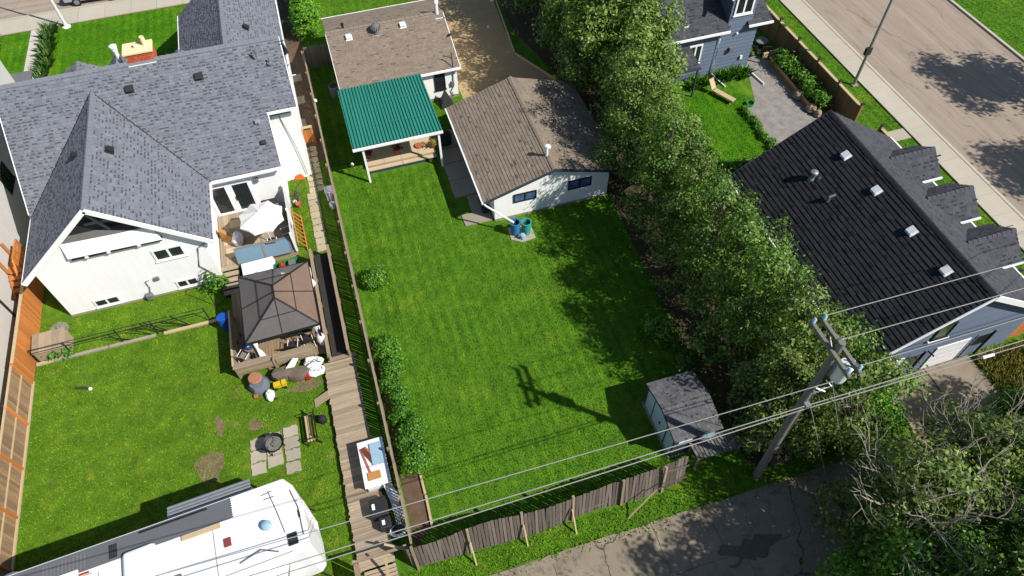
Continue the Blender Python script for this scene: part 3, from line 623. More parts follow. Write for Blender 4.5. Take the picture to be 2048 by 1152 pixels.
MB().lathe(-10.62, 36.5, [(.11, 7.0), (.11, 8.4), (.15, 8.43), (.15, 8.49), (.11, 8.51), (.19, 8.6), (.19, 8.7), (.05, 8.78)], 16).build('stove_pipe', METALW, roof, True)
# east side: patio doors, wall lamp
pd = MB().box(-8.3, -6.0, 31.10, 31.18, .55, .68).box(-8.3, -6.0, 31.12, 31.19, 2.6, 2.72).box(-8.3, -8.16, 31.12, 31.19, .68, 2.6).box(-7.36, -6.98, 31.12, 31.19, .68, 2.6).box(-6.14, -6.0, 31.12, 31.19, .68, 2.6).build('patio_door', TRIM, hs)
for a, b in ((-8.16, -7.36), (-6.98, -6.14)): MB().box(a, b, 31.15, 31.185, .68, 2.6).build('pane', GLASS, pd)
MB().box(-6.98, -6.94, 31.04, 31.11, 1.5, 1.8).build('handle', BLACKM, pd)
MB().box(-5.75, -5.5, 31.05, 31.195, 2.45, 2.75).build('wall_lamp', GREYP, hs, bevel=.03)
MB().tube([(-3.6, 33.38, 5.2), (-3.2, 33.3, 2.6), (-3.05, 33.3, .3)], .02, 6).build('downspout', GREYP, hs)
MB().box(-4.3, -2.9, 33.34, 33.395, 4.85, 5.0).build('soffit_board', GREYP, hs)

# neighbour wall at far left
nb = thing('stucco_house', 'pale grey stucco house with long blank side wall beside orange fence', 'house', (-24, 32, 0))
MB().box(-34, -19.0, 16, 43.8, 0, 7.4).build('wall', STUCCO2, nb)
MB().box(-34.3, -18.75, 15.7, 44.1, 7.4, 7.62).build('roof', SH_GREY, nb)
MB().box(-18.998, -18.9, 16, 43.8, 5.3, 5.4).build('trim_band', TRIM, nb)
MB().box(-18.998, -18.93, 27.5, 27.62, 0, 5.3).build('corner_trim', BLACKP, nb)
b_ = MB().box(-20.4, -18.6, 43.85, 45.6, .9, 2.6).build('bay', BLACKP, nb); MB().box(-20.5, -18.5, 43.84, 45.7, 2.6, 2.68).build('bay_roof', GREYP, b_)
MB().box(-18.598, -18.56, 44.05, 45.4, 1.15, 2.4).build('bay_pane', PALEB, b_)
window(nb, 'x', 35.0, 36.4, 2.0, 3.2, -19.0, 1, BLACKM, 2, .08)
st = thing('wooden_stair', 'orange stained wooden stair with slatted rail against grey stucco wall', 'stairs', (-18.6, 28.8, 0))
for i in range(3, 6): piece('tread', FENCEO, st, (-18.5, 28.0+i*.26, .2+i*.2), (.75, .28, .05))
MB().box(-18.9, -18.1, 29.5, 30.9, 1.28, 1.36).build('landing', FENCEO, st)
for y in (29.55, 30.85): 
    for x in (-18.85, -18.15): MB().box(x-.05, x+.05, y-.05, y+.05, 0, 2.3).build('post', FENCEO, st)
MB().box(-18.2, -18.1, 29.5, 30.9, 2.28, 2.36).build('rail', FENCEO, st)
for i in range(7): piece('baluster', FENCEO, st, (-18.15, 29.7+i*.17, 1.82), (.05, .06, .92))
MB().bar((-18.15, 28.7, 1.6), (-18.15, 29.5, 2.3), .08, .08).build('rail', FENCEO, st)
for s in (-18.85, -18.15): MB().bar((s, 28.5, .5), (s, 29.5, 1.25), .05, .22).build('stringer', FENCEO, st)

# ================================================================== BROWN ROOFED BUNGALOW
b2 = thing('brown_roofed_bungalow', 'white bungalow with brown shingled gable roof behind the green porch roof', 'house', (4, 42, 0))
w2 = MB().box(.35, 7.55, 37.95, 45.6, 0, 2.42)
for x in (.35, 7.55): w2.add([(x, 37.95, 2.42), (x, 45.6, 2.42), (x, 41.9, 3.72)], [(0, 1, 2) if x > 1 else (2, 1, 0)])
w2 = w2.build('wall', WHITE, b2)
m_sh, m_dk = MB(), MB(); q2 = (3.85-2.4)/(41.9-37.7); s2 = math.hypot(1, q2)
roof_plane(m_sh, .1, (0, 37.7, 2.42), (1, 0, 0), (0, 1, q2), [[(.05, 0), (7.75, 0), (7.75, 4.2*s2), (.05, 4.2*s2)]], .16, .34, .016, m_dk, .07)
roof_plane(m_sh, .1, (0, 45.9, 2.42), (1, 0, 0), (0, -1, (3.87-2.42)/4.0), [[(.05, 0), (7.75, 0), (7.75, 4.0*s2), (.05, 4.0*s2)]], .16, .34, .016, m_dk, .07)
r2 = m_dk.build('roof', M('roof_deck_brown', C(112, 98, 88), .9, .1), b2)
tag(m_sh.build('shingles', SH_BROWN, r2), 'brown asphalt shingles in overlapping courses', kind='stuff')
ridge_caps(r2, SH_BROWN, (.05, 41.9, 3.87), (7.75, 41.9, 3.87), q2, .15, .3)
MB().bar((.0, 37.64, 2.36), (7.8, 37.64, 2.36), .11, .13).build('gutter', TRIM, r2)
MB().bar((.0, 45.95, 2.36), (7.8, 45.95, 2.36), .11, .13).build('gutter', TRIM, r2)
MB().bar((7.77, 37.7, 2.34), (7.77, 41.9, 3.79), .04, .15).build('rake_board', TRIM, r2)
MB().bar((.03, 37.7, 2.34), (.03, 41.9, 3.79), .04, .15).build('rake_board', TRIM, r2)
zz2 = lambda y: 2.42+q2*(y-37.7)
for x, y in ((1.4, 41.2), (4.95, 41.35)): box_vent(r2, (x, y, zz2(y)), 'y', q2, METALW, .17)
MB().lathe(1.2, 42.15, [(.07, 3.6), (.07, 4.0), (.1, 4.02), (.1, 4.14), (.03, 4.16)], 10).build('plumbing_stack', BLACKM, r2, True)
tb = MB().lathe(3.2, 41.25, [(.24, 3.55), (.2, 3.72), (.2, 3.86), (.27, 3.92), (.3, 4.05), (.24, 4.2), (.08, 4.28)], 16).build('turbine_vent', GREYP, r2, True)
for i in range(14): a = i*math.pi/7; piece('turbine_vane', GALV, tb, (3.2+.3*math.cos(a), 41.25+.3*math.sin(a), 4.04), (.02, .06, .24), (0, 0, a+.5))
MB().box(2.9, 3.55, 41.0, 41.05, 3.53, 3.57).build('vent_flashing', METALW, r2)
MB().lathe(7.35, 41.8, [(.12, 3.5), (.12, 4.55), (.17, 4.58), (.17, 4.7), (.05, 4.85)], 14).build('stove_pipe', METALW, r2, True)
MB().box(7.15, 7.65, 41.35, 41.42, 3.68, 3.72).build('pipe_flashing', METALW, r2)
MB().tube([(7.3, 37.75, 2.45), (7.3, 38.0, 3.4)], .03, 6).tube([(7.3, 38.0, 3.0), (6.8, 38.3, 3.05)], .02, 6).tube([(7.5, 40, 3.15), (7.75, 40, 3.35)], .08, 8).build('power_mast', BLACKM, r2)
window(b2, 'y', 6.02, 6.74, .82, 2.12, 37.95, -1, BLACKM, 2, .07, vert=True)
MB().tube([(7.3, 37.9, 2.3), (7.25, 37.9, .9), (7.05, 37.88, .6), (7.2, 37.88, .2)], .03, 6).build('conduit', GREYP, b2, True)
MB().box(7.1, 7.3, 37.8, 37.948, 1.0, 1.3).build('meter_box', GREYP, b2)
MB().box(.34, 7.56, 37.93, 37.947, 0, .22).build('foundation', CONC, b2)
# green corrugated porch roof on posts, with tan deck
cpt = thing('green_porch_roof', 'green corrugated metal porch roof on white posts behind the bungalow', 'porch roof', (2.5, 34.5, 0))
cx0, cx1, cy0, cy1, cz0, cz1 = -.12, 5.15, 31.62, 37.66, 2.82, 2.50
cpz0 = lambda y: cz0+(cz1-cz0)*(y-cy0)/(cy1-cy0)
m = MB(); nr = 27; pw = (cx1-cx0)/nr; prof = []
for i in range(nr): 
    a = cx0+i*pw; prof += [(a, 0), (a+pw*.42, 0), (a+pw*.54, .075), (a+pw*.88, .075)]
prof.append((cx1, 0)); vs = []
for y, z in ((cy0, cz0), (cy1, cz1)):
    for x, h in prof: vs.append((x, y, z+h))
n = len(prof); m.add(vs, [(i, i+1, n+i+1, n+i) for i in range(n-1)])
m.build('corrugated_sheet', GREENM, cpt)
MB().bar((cx0, cy0-.03, cz0-.06), (cx1, cy0-.03, cz0-.06), .1, .14).build('gutter', TRIM, cpt)
for y in (33.4, 35.6): MB().bar((cx0+.02, y, cpz0(y)+.078), (cx1-.02, y, cpz0(y)+.078), .03, .006).build('sheet_lap', GREENM, cpt)
for x in (cx0+.02, cx1-.02): MB().bar((x, cy0, cz0-.08), (x, cy1, cz1-.08), .04, .12).build('side_beam', GREENM, cpt)
cpz = lambda y: cz0+(cz1-cz0)*(y-cy0)/(cy1-cy0)
for i in range(5): y = cy0+.3+i*1.35; MB().box(cx0+.05, cx1-.05, y-.03, y+.03, cpz(y)-.16, cpz(y)-.03).build('rafter', WOODG, cpt)
for x, y in ((.44, 31.75), (4.9, 31.75), (.44, 34.6), (4.9, 34.6)): MB().box(x-.06, x+.06, y-.06, y+.06, 0, cpz(y)-.04).build('post', TRIM, cpt)
dk = thing('porch_deck', 'tan sheeted porch deck with step under the green roof', 'deck', (2.6, 35, 0))
MB().box(.5, 4.75, 32.75, 37.92, 0, .34).build('skirt', WOODG, dk)
for i in range(4): piece('deck_sheet', DECKT, dk, (.5+.53+i*1.0625, 35.33, .36), (1.05, 5.16, .03))
for i in range(2): piece('step_tread', DECKT, dk, (.5+1.06+i*2.125, 32.6, .20), (2.1, .28, .04))
MB().box(.52, 4.73, 32.44, 32.74, 0, .178).build('step_riser', DARKB, dk)
def pot(loc, label, leafm, r=.17, h=.3, group=None, spread=.3):
    t = thing('potted_plant', label, 'plant', loc, group)
    MB().lathe(loc[0], loc[1], [(r*.7, loc[2]), (r, loc[2]+h), (r*1.12, loc[2]+h), (r*1.12, loc[2]+h+.04), (r*.9, loc[2]+h+.04), (r*.9, loc[2]+h-.02)], 14).build('pot', TERRA, t, True)
    p, nn, cc = crown_pts((loc[0], loc[1], loc[2]+h+spread*.6), (spread, spread, spread*.7), 14, 9, .07); leaves('foliage', p, nn, .06, leafm, t)
    MB().tube([(loc[0], loc[1], loc[2]+h), (loc[0]+.02, loc[1], loc[2]+h+spread*.6)], .012, 5).build('stem', BARK, t); return t
pot((2.49, 33.3, .375), 'terracotta pot of red leaved plant on the porch deck middle', PURP, .17, .34)
pot((.72, 33.5, .375), 'terracotta pot of red flowers beside white porch post', PURP, .2, .3, spread=.22)
pot((4.7, 33.15, .375), 'terracotta pot of pale yellow flowers at deck step corner', DRYG, .16, .34)
tt = MB().lathe(3.85, 33.5, [(.22, .376), (.22, .42), (.05, .44), (.05, .45), (.24, .46), (.24, .5)], 16).build('round_stool', TERRA, None, True); tag(tt, 'low round reddish stool on the tan porch deck', 'stool')
t = thing('porch_table', 'dark round porch table in shade under the green roof', 'table', (2.4, 35.2, .375)); MB().lathe(2.4, 35.2, [(.5, 1.05), (.5, 1.09)], 20).build('top', BLACKM, t); MB().lathe(2.4, 35.2, [(.26, .376), (.05, .42), (.05, 1.05)], 10).build('pedestal', BLACKM, t)
def chair(loc, rz, label, mat, frame, group=None):
    t = thing('patio_chair', label, 'chair', loc, group, rz, True)
    MB().box(-.24, .24, -.24, .22, .40, .45).build('seat', mat, t, bevel=.02)
    MB().slab([(-.24, .2, .47), (.24, .2, .47), (.24, .36, .98), (-.24, .36, .98)], .04).build('backrest', mat, t)
    for x in (-.24, .24):
        MB().tube([(x, -.24, 0), (x, -.24, .62), (x, .26, .64)], .016, 6).build('armrest', frame, t, True)
        MB().tube([(x, .3, 0), (x, .22, .44)], .016, 6).build('leg', frame, t, True)
    return t
chair((1.5, 35.6, .375), 1.2, 'dark porch chair beside the round porch table', BLACKP, BLACKM)
t = thing('air_conditioner', 'round grey air conditioner standing in shade beside the bungalow', 'air conditioner', (-.3, 40.6, 0))
MB().lathe(-.3, 40.6, [(.36, 0), (.36, .75), (.34, .8), (.05, .8)], 18).build('housing', GREYP, t, True); MB().lathe(-.3, 40.6, [(.26, .802), (.26, .83), (.05, .84)], 16).build('fan_grille', BLACKM, t, True)
sf = thing('solar_stake_light', 'small white globe lamp on stake beside green porch roof', 'lamp', (-.35, 32.6, 0)); MB().tube([(-.35, 32.6, 0), (-.35, 32.6, .8)], .012, 5).build('stake', BLACKM, sf); MB().lathe(-.35, 32.6, [(.02, .8), (.09, .86), (.1, .93), (.05, 1.0)], 12).build('globe', TRIM, sf, True)

# ================================================================== BROWN ROOFED GARAGE
gr = thing('brown_roofed_garage', 'white stucco garage with brown shingled gable roof and two dark framed windows', 'garage', (10, 30, 0))
GX0, GX1, GYa, GYb, GE, GR = 6.68, 13.5, 26.4, 34.2, 2.1, 3.28; RX = 10.12
m = MB().box(GX0, GX1, GYa, GYb, 0, GE)
for y in (GYa, GYb): m.add([(GX0, y, GE), (GX1, y, GE), (RX, y, GR-.14)], [(0, 1, 2) if y == GYa else (2, 1, 0)])
gw = m.build('wall', WHITE, gr)
m_sh, m_dk = MB(), MB()
for ex, sx in ((6.02, 1), (14.2, -1)):
    q = (GR-1.98)/abs(RX-ex); L = abs(RX-ex)*math.hypot(1, q)
    roof_plane(m_sh, .1, (ex, 26.15, 1.98), (0, 1, 0), (sx, 0, q), [[(0, 0), (8.4, 0), (8.4, L), (0, L)]], .2, .42, .024, m_dk, .05)
rg = m_dk.build('roof', MATS['roof_deck_brown'], gr)
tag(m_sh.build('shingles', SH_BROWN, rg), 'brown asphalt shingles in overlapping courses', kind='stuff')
ridge_caps(rg, SH_BROWN, (RX, 26.15, GR+.01), (RX, 34.55, GR+.01), .31, .16, .3)
MB().bar((5.97, 26.12, 1.92), (5.97, 34.55, 1.92), .11, .12).build('gutter', TRIM, rg)
for a, b in (((6.02, 26.12, 1.9), (RX, 26.12, GR-.08)), ((RX, 26.12, GR-.08), (14.2, 26.12, 1.9))): MB().bar(a, b, .04, .14).build('rake_board', DARKB, rg)
MB().tube([(5.98, 26.2, 1.92), (6.1, 26.0, 1.85), (7.35, 25.2, 1.0), (7.42, 25.15, .93)], .05, 8).build('downspout', TRIM, gr, True)
window(gr, 'y', 7.8, 9.15, 1.16, 1.79, GYa, -1, BLACKM, 2, .07, GLASSB, False)
window(gr, 'y', 11.03, 12.44, 1.16, 1.85, GYa, -1, BLACKM, 2, .07, GLASSB, False)
MB().box(GX0-.01, GX1+.01, GYa-.025, GYa-.003, 0, .16).build('foundation', CONC, gr)
vs_ = MB().lathe(10.02, 27.3, [(.08, 3.1), (.08, 3.85), (.06, 3.87), (.13, 3.9), (.13, 4.0), (.05, 4.06)], 12).build('stove_pipe', METALW, rg, True)
MB().lathe(10.35, 28.0, [(.16, 3.15), (.16, 3.26), (.1, 3.34), (.02, 3.36)], 14).build('roof_vent', METALW, rg, True)
MB().bar((9.7, 26.38, 2.9), (9.95, 26.38, 2.65), .01, .03).build('wall_crack', DARKB, gw)
cs_ = [(4.95, 6.6, 26.5, 27.4), (5.6, 6.6, 27.4, 28.8), (4.95, 6.6, 28.85, 30.3), (4.95, 6.6, 30.35, 31.8), (4.95, 6.6, 31.85, 33.2), (5.0, 7.6, 33.25, 34.8)]
for i, c in enumerate(cs_): tag(MB().prism(slabpoly(c[0], c[1], c[2], c[3]), -.02, .05+rj(.008)).build('paving_slab', CONC), 'concrete paving slab in the shaded walk beside the brown roofed garage', 'paving slab', 'slabs of the shaded garage walk')
pad = tag(MB().prism([(7.15, 24.75), (7.7, 24.38), (8.5, 24.5), (8.5, 25.55), (7.2, 25.6)], -.02, .05).build('barrel_pad', PAVER), 'paver pad under the two rain barrels', 'pad')
def barrel(x, y, mat, label, h=.92, r=.27, z=.05):
    t = thing('rain_barrel', label, 'barrel', (x, y, z))
    MB().lathe(x, y, [(r*.82, z), (r*.95, z+h*.3), (r, z+h*.6), (r, z+h), (r*1.1, z+h), (r*1.1, z+h+.03), (r*.9, z+h+.03), (r*.88, z+h*.75), (.02, z+h*.74)], 22).build('body', mat, t, True)
    MB().lathe(x, y, [(r*.88, z+h*.78), (.01, z+h*.781)], 20).build('water', GLASS, t); return t
barrel(7.5, 25.12, SKYB, 'blue rain barrel under the garage downspout'); barrel(8.1, 24.98, TEALB, 'teal rain barrel beside the blue barrel', .88)
t = thing('watering_can', 'pale blue watering can at the foot of the rain barrels', 'watering can', (7.78, 24.66, .05)); MB().lathe(7.78, 24.66, [(.15, .05), (.16, .3), (.13, .36), (.05, .38)], 14).build('body', PALEB, t, True); MB().tube([(7.9, 24.66, .12), (8.1, 24.66, .4)], .025, 6).build('spout', PALEB, t); MB().tube([(7.68, 24.66, .15), (7.52, 24.66, .3), (7.7, 24.66, .4)], .018, 6).build('handle', PALEB, t)
for x, y, h in ((6.35, 27.3, .4), (6.4, 28.1, .3)): tag(MB().box(x-.18, x+.18, y-.2, y+.2, .056, .056+h).build('storage_box', BLACKP, bevel=.03), 'small dark box standing on the garage walk %s' % ('near the end slab' if h > .35 else 'by the second slab'), 'box')
t = thing('covered_grill', 'black covered barbecue beside the garage gutter', 'barbecue', (5.55, 33.6, .05)); MB().lathe(5.55, 33.6, [(.4, .056), (.42, .7), (.35, .95), (.1, 1.05)], 14, 1, .7).build('cover', BLACKP, t, True); MB().box(5.2, 5.9, 33.4, 33.8, .056, .1).build('wheel_base', BLACKM, t)
t = thing('black_tent_cover', 'peaked black cover against the white bungalow wall', 'cover', (6.5, 37.3, 0)); MB().add([(6.1, 36.9, 0), (7.0, 36.9, 0), (7.0, 37.7, 0), (6.1, 37.7, 0), (6.55, 37.45, 1.15)], [(0, 1, 4), (1, 2, 4), (2, 3, 4), (3, 0, 4)]).build('cover', BLACKP, t); MB().tube([(6.55, 37.45, .0), (6.55, 37.45, 1.14)], .02, 5).build('pole', BLACKM, t)
# timber edge of the driveway
for i, (a, b) in enumerate((((13.1, 48), (12.5, 41.3)), ((12.5, 41.2), (14.3, 37.4)), ((14.35, 37.3), (14.0, 34.6)))): tag(MB().bar((a[0], a[1], .06), (b[0], b[1], .06), .09, .16).build('driveway_edging', CAPW), ['tan timber edging along the straight side of the sand driveway', 'tan timber edging slanting out from the sand driveway', 'tan timber edging by the garage corner under the trees'][i], 'edging')

# ================================================================== SHED
sh = thing('garden_shed', 'pale blue metal shed with dark shingled roof under the trees', 'shed', (11.2, 11.7, 0))
SX0, SX1, SY0, SY1 = 10.12, 12.2, 10.35, 13.1; sz, sr, sry = 1.75, 2.1, 11.72
m = MB().box(SX0, SX1, SY0, SY1, .04, sz)
for x in (SX0, SX1): m.add([(x, SY0, sz), (x, SY1, sz), (x, sry, sr)], [(0, 2, 1) if x == SX0 else (0, 1, 2)])
m.build('wall', BLUE_T, sh)
for y in (SY0+.02, SY0+.72, SY1-.75, SY1-.02): MB().box(SX0-.025, SX0-.002, y-.03, y+.03, .04, sz+(.12 if .5 < y-SY0 < 2.3 else 0)).build('trim', DARKB, sh)
MB().box(SX0-.1, SX1+.1, SY0-.1, SY1+.1, 0, .045).build('floor_frame', WOODG, sh)
MB().box(SX0-.015, SX0-.003, SY0+.75, SY1-.78, .08, 1.62).build('door', BLUE_T, sh)
MB().box(SX0-.05, SX0-.016, 11.6, 11.66, .8, 1.0).build('door_handle', BLACKM, sh)
MB().box(SX0, SX1, SY0-.03, SY0-.002, .04, 1.5).build('south_board', DARKB, sh)
for a, b, c, d in ((10.3, 10.95, 1.35, 1.72), (11.35, 12.0, 1.25, 1.72), (11.6, 12.1, .9, 1.22)): MB().box(a, b, SY0-.07, SY0-.034, c, d).build('pale_panel', TRIM if a < 11 else PALEB, sh)
m_sh, m_dk = MB(), MB()
for y0, sg in ((SY0-.14, 1), (SY1+.14, -1)):
    q = (sr-sz+.06)/abs(sry-y0); L = abs(sry-y0)*math.hypot(1, q); roof_plane(m_sh, .1, (0, y0, sz), (1, 0, 0), (0, sg, q), [[(SX0-.1, 0), (SX1+.12, 0), (SX1+.12, L), (SX0-.1, L)]], .17, .22, .02, m_dk, .15)
rs = m_dk.build('roof', DARKB, sh); tag(m_sh.build('shingles', SH_SHED, rs), 'dark grey shingles on the shed', kind='stuff')
pl = thing('slatted_lean_to', 'low grey slatted lean-to roof beside the shed', 'lean-to', (12, 9.9, 0))
for i in range(14): piece('slat', M('grey_slat_wood', C(128, 124, 124), .9, .2, 2, stretch=(4, .6, 1), fine=14, bump=.3, rnd=.25), pl, (10.95+i*.155, 9.9, 1.02), (.115, .92, .025), (-.08, 0, 0))
for x in (10.95, 12.95):
    for y in (9.55, 10.22): MB().box(x-.04, x+.04, y-.04, y+.04, 0, .96+(y-9.9)*-.08).build('post', FENCED, pl)
for y in (9.6, 10.2): MB().box(10.85, 13.05, y-.03, y+.03, .92, .985).build('rail', FENCED, pl)

# ================================================================== DARK ROOFED GARAGE
dg = thing('dark_roofed_garage', 'blue grey garage with long black shingled roof and three small side gables', 'garage', (24, 16.5, 0))
DX0, DX1, DY0, DY1 = 19.45, 28.3, 10.85, 22.9; DRX, DRZ, DE = 23.92, 6.15, 3.0; DS = (DRZ-DE)/(DRX-18.88)
dzz = lambda x: DRZ-DS*abs(x-DRX)-.14
m = MB().add([(DX0, DY0, 0), (DX1, DY0, 0), (DX1, DY0, dzz(DX1)), (DRX, DY0, DRZ-.14), (DX0, DY0, dzz(DX0))], [(0, 1, 2, 3, 4)])
m.add([(DX0, DY1, 0), (DX1, DY1, 0), (DX1, DY1, dzz(DX1)), (DRX, DY1, DRZ-.14), (DX0, DY1, dzz(DX0))], [(4, 3, 2, 1, 0)])
m.add([(DX1, DY0, 0), (DX1, DY1, 0), (DX1, DY1, dzz(DX1)), (DX1, DY0, dzz(DX1))], [(0, 1, 2, 3)]); m.add([(DX0, DY1, 0), (DX0, DY0, 0), (DX0, DY0, dzz(DX0)), (DX0, DY1, dzz(DX0))], [(0, 1, 2, 3)])
dw = m.build('wall', BLUE_S, dg)
for k in range(20):     # lap siding on the front gable
    z0 = .12+k*.29; z1 = min(z0+.285, DRZ-.3)
    if z0 > DRZ-.5: break
    hw = lambda z: min(4.42, (DRZ-.16-z)/DS)
    x0a, x1a = max(DX0, DRX-hw(z1)), min(DX1, DRX+hw(z1))
    MB().add([(x0a, DY0-.035, z0), (x1a, DY0-.035, z0), (x1a, DY0-.008, z1), (x0a, DY0-.008, z1), (x0a, DY0-.002, z0), (x1a, DY0-.002, z0)], [(0, 1, 2, 3), (4, 5, 1, 0)]).build('siding_board', BLUE_S, dw)
m_sh, m_dk = MB(), MB()
L = (DRX-18.88)*math.hypot(1, DS)
roof_plane(m_sh, .1, (18.88, 10.55, DE), (0, 1, 0), (1, 0, DS), [[(0, 0), (12.45, 0), (12.45, L), (0, L)]], .235, .45, .032, m_dk, .22)
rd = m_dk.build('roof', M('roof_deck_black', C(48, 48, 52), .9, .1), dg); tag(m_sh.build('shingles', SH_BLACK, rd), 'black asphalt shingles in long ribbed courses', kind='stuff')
m_sh, m_dk = MB(), MB()
roof_plane(m_sh, .1, (28.96, 10.55, DE), (0, 1, 0), (-1, 0, DS), [[(0, 0), (12.45, 0), (12.45, L), (0, L)]], .14, .33, .01, m_dk, .15)  # same black roof; this slope faces the sun, so its colour is lightened
for yc in (14.1, 17.05, 20.0):      # small side gables over the east eave
    for sg in (1, -1):
        hw, dz = 1.2, .95; q = dz/hw; roof_plane(m_sh, .1, (25.6, yc-sg*hw, 3.95), (1, 0, 0), (0, sg, q), [[(1.6, 0), (3.05, 0), (3.05, math.hypot(hw, dz)), (.25, math.hypot(hw, dz))]], .2, .36, .02, m_dk)
    m = MB().add([(28.45, yc-1.1, 3.0), (28.45, yc+1.1, 3.0), (28.45, yc+1.1, 3.9), (28.45, yc, 4.75), (28.45, yc-1.1, 3.9)], [(0, 1, 2, 3, 4)]).box(27.2, 28.44, yc-1.1, yc+1.1, 3.1, 3.85).build('dormer_wall', BLUE_S, rd)
    window(dg, 'x', yc-.5, yc+.5, 3.15, 3.85, 28.46, 1, TRIM, 2, .07)
    MB().bar((27.2, yc-1.26, 3.88), (28.68, yc-1.26, 3.88), .09, .1).build('gutter', TRIM, rd)
    ridge_caps(rd, SH_CHAR_SUNLIT, (26.0, yc, 4.91), (28.64, yc, 4.91), .8, .14, .24)
m_dk.build('roof_east', MATS['roof_deck_black'], dg); tag(m_sh.build('east_shingles', SH_CHAR_SUNLIT, rd), 'black shingles of the street side slope, lightened in colour for sunlight', kind='stuff')
ridge_caps(rd, SH_BLACK, (DRX, 10.55, DRZ+.01), (DRX, 23.0, DRZ+.01), DS, .17, .3)
MB().bar((18.82, 10.5, 2.93), (18.82, 23.0, 2.93), .1, .11).build('gutter', TRIM, rd); MB().bar((29.02, 10.5, 2.93), (29.02, 23.0, 2.93), .1, .11).build('gutter', TRIM, rd)
for i in range(9): piece('gutter_hanger', TRIM, rd, (18.9, 11+i*1.45, 3.0), (.12, .05, .05))
for ex in (18.88, 28.96):
    MB().bar((ex, 10.52, DE-.08), (DRX, 10.52, DRZ-.08), .05, .16 if ex < 20 else .3).build('rake_board', TRIM, rd)
    MB().slab([(ex, 10.54, DE-.15), (DRX, 10.54, DRZ-.14), (DRX, DY0, DRZ-.14), (ex, DY0, DE-.15)], .015).build('soffit', DARKB, rd)
    MB().bar((ex, 23.02, DE-.1), (DRX, 23.02, DRZ-.1), .05, .12).build('rake_board', TRIM if ex < 20 else DARKB, rd)
for y in (20.17, 17.63, 14.94, 12.55):
    o_ = box_vent(rd, (23.2, y, DRZ-DS*.72), 'x', DS, METALW, .17)
MB().lathe(21.6, 20.1, [(.2, 4.6), (.16, 4.75), (.12, 4.8), (.12, 5.0), (.19, 5.04), (.19, 5.18), (.05, 5.26)], 16).build('furnace_stack', GALV, rd, True)
MB().lathe(21.85, 19.95, [(.22, 4.78), (.18, 4.86), (.08, 4.94)], 14).build('stack_flashing', BLACKP, rd, True)
MB().tube([(21.5, 18.5, 4.6), (21.5, 18.5, 5.0), (21.75, 18.45, 5.12)], .07, 8).build('plumbing_vent', GALV, rd, True)
gd = MB().box(23.5, 25.36, DY0-.06, DY0-.037, .02, 1.95).build('garage_door', TRIM, dg)
for k in range(4): piece('door_panel', METALW, gd, (24.43, DY0-.07, .27+k*.48), (1.84, .02, .46))
gd2 = MB().box(20.3, 21.75, DY0-.06, DY0-.037, .02, 1.95).build('garage_door', TRIM, dg)
for k in range(4): piece('door_panel', METALW, gd2, (21.02, DY0-.07, .27+k*.48), (1.43, .02, .46))
for a, b in ((22.0, 22.75), (25.75, 26.6)):
    d_ = MB().box(a, b, DY0-.06, DY0-.037, .02, 1.98).build('side_door', BLUE_S, dg); MB().box(b+.02, b+.1, DY0-.12, DY0-.037, .02, 2.0).build('door_trim', BLACKP, d_); MB().box(a+.08, b-.08, DY0-.075, DY0-.061, 1.0, 1.85).build('pane', GLASS, d_)
window(dg, 'y', 22.5, 23.35, 3.1, 4.25, DY0-.03, -1, BLACKM, 1, .07, M('green_curtain_glass', C(74, 98, 70), .15, .3, 3, bump=0, spec=.8))
MB().box(22.35, 23.45, DY0-.14, DY0-.04, 2.98, 3.06).build('window_ledge', TRIM, dg)
MB().tube([(22.9, DY0-.1, 2.05), (22.9, DY0-.45, 2.15)], .04, 6).build('wall_lamp', BLACKM, dg)
side = thing('side_fence', 'short orange brown board fence at the dark garage corner', 'fence', (30, 11.2, 0))
for i in range(14): piece('board', FENCEO, side, (28.45+i*.15, 11.0, .85), (.14, .025, 1.7))
MB().box(28.4, 30.5, 10.94, 11.06, 1.7, 1.76).build('cap_rail', CAPW, side)

# ================================================================== BLUE HOUSE
bh = thing('blue_sided_house', 'blue grey lap sided house with charcoal roofs and white trim', 'house', (24, 38, 0))
m = MB().box(20.2, 27.1, 34.75, 46, 0, 3.6).box(24.85, 26.55, 34.78, 40, 3.6, 5.9).box(21, 27, 37.3, 46, 3.6, 7.4)
bw = m.build('wall', BLUE_S, bh)
for k in range(13):
    z0 = .15+k*.275; MB().add([(20.2, 34.71, z0), (27.12, 34.71, z0), (27.12, 34.74, z0+.27), (20.2, 34.74, z0+.27), (20.2, 34.748, z0), (27.12, 34.748, z0)], [(0, 1, 2, 3), (4, 5, 1, 0)]).build('siding_board', BLUE_S, bw)
    if z0 < 3.3: MB().add([(27.14, 34.71, z0), (27.14, 40, z0), (27.11, 40, z0+.27), (27.11, 34.71, z0+.27)], [(0, 1, 2, 3)]).build('siding_board', BLUE_S, bw)
for k in range(7):
    z0 = 3.72+k*.275; MB().add([(24.85, 34.74, z0), (26.56, 34.74, z0), (26.56, 34.77, z0+.27), (24.85, 34.77, z0+.27)], [(0, 1, 2, 3)]).build('siding_board', BLUE_S, bw)
m_sh, m_dk = MB(), MB()
roof_plane(m_sh, .1, (0, 34.35, 3.55), (1, 0, 0), (0, 1, .55), [[(19.8, 0), (24.82, 0), (24.82, 3.6), (19.8, 3.6)]], .2, .36, .018, m_dk, .25)
roof_plane(m_sh, .1, (0, 34.45, 3.6), (1, 0, 0), (0, 1, .45), [[(26.2, 0), (27.9, 0), (27.9, 3.4), (26.2, 3.4)]], .2, .36, .018, m_dk, .25)
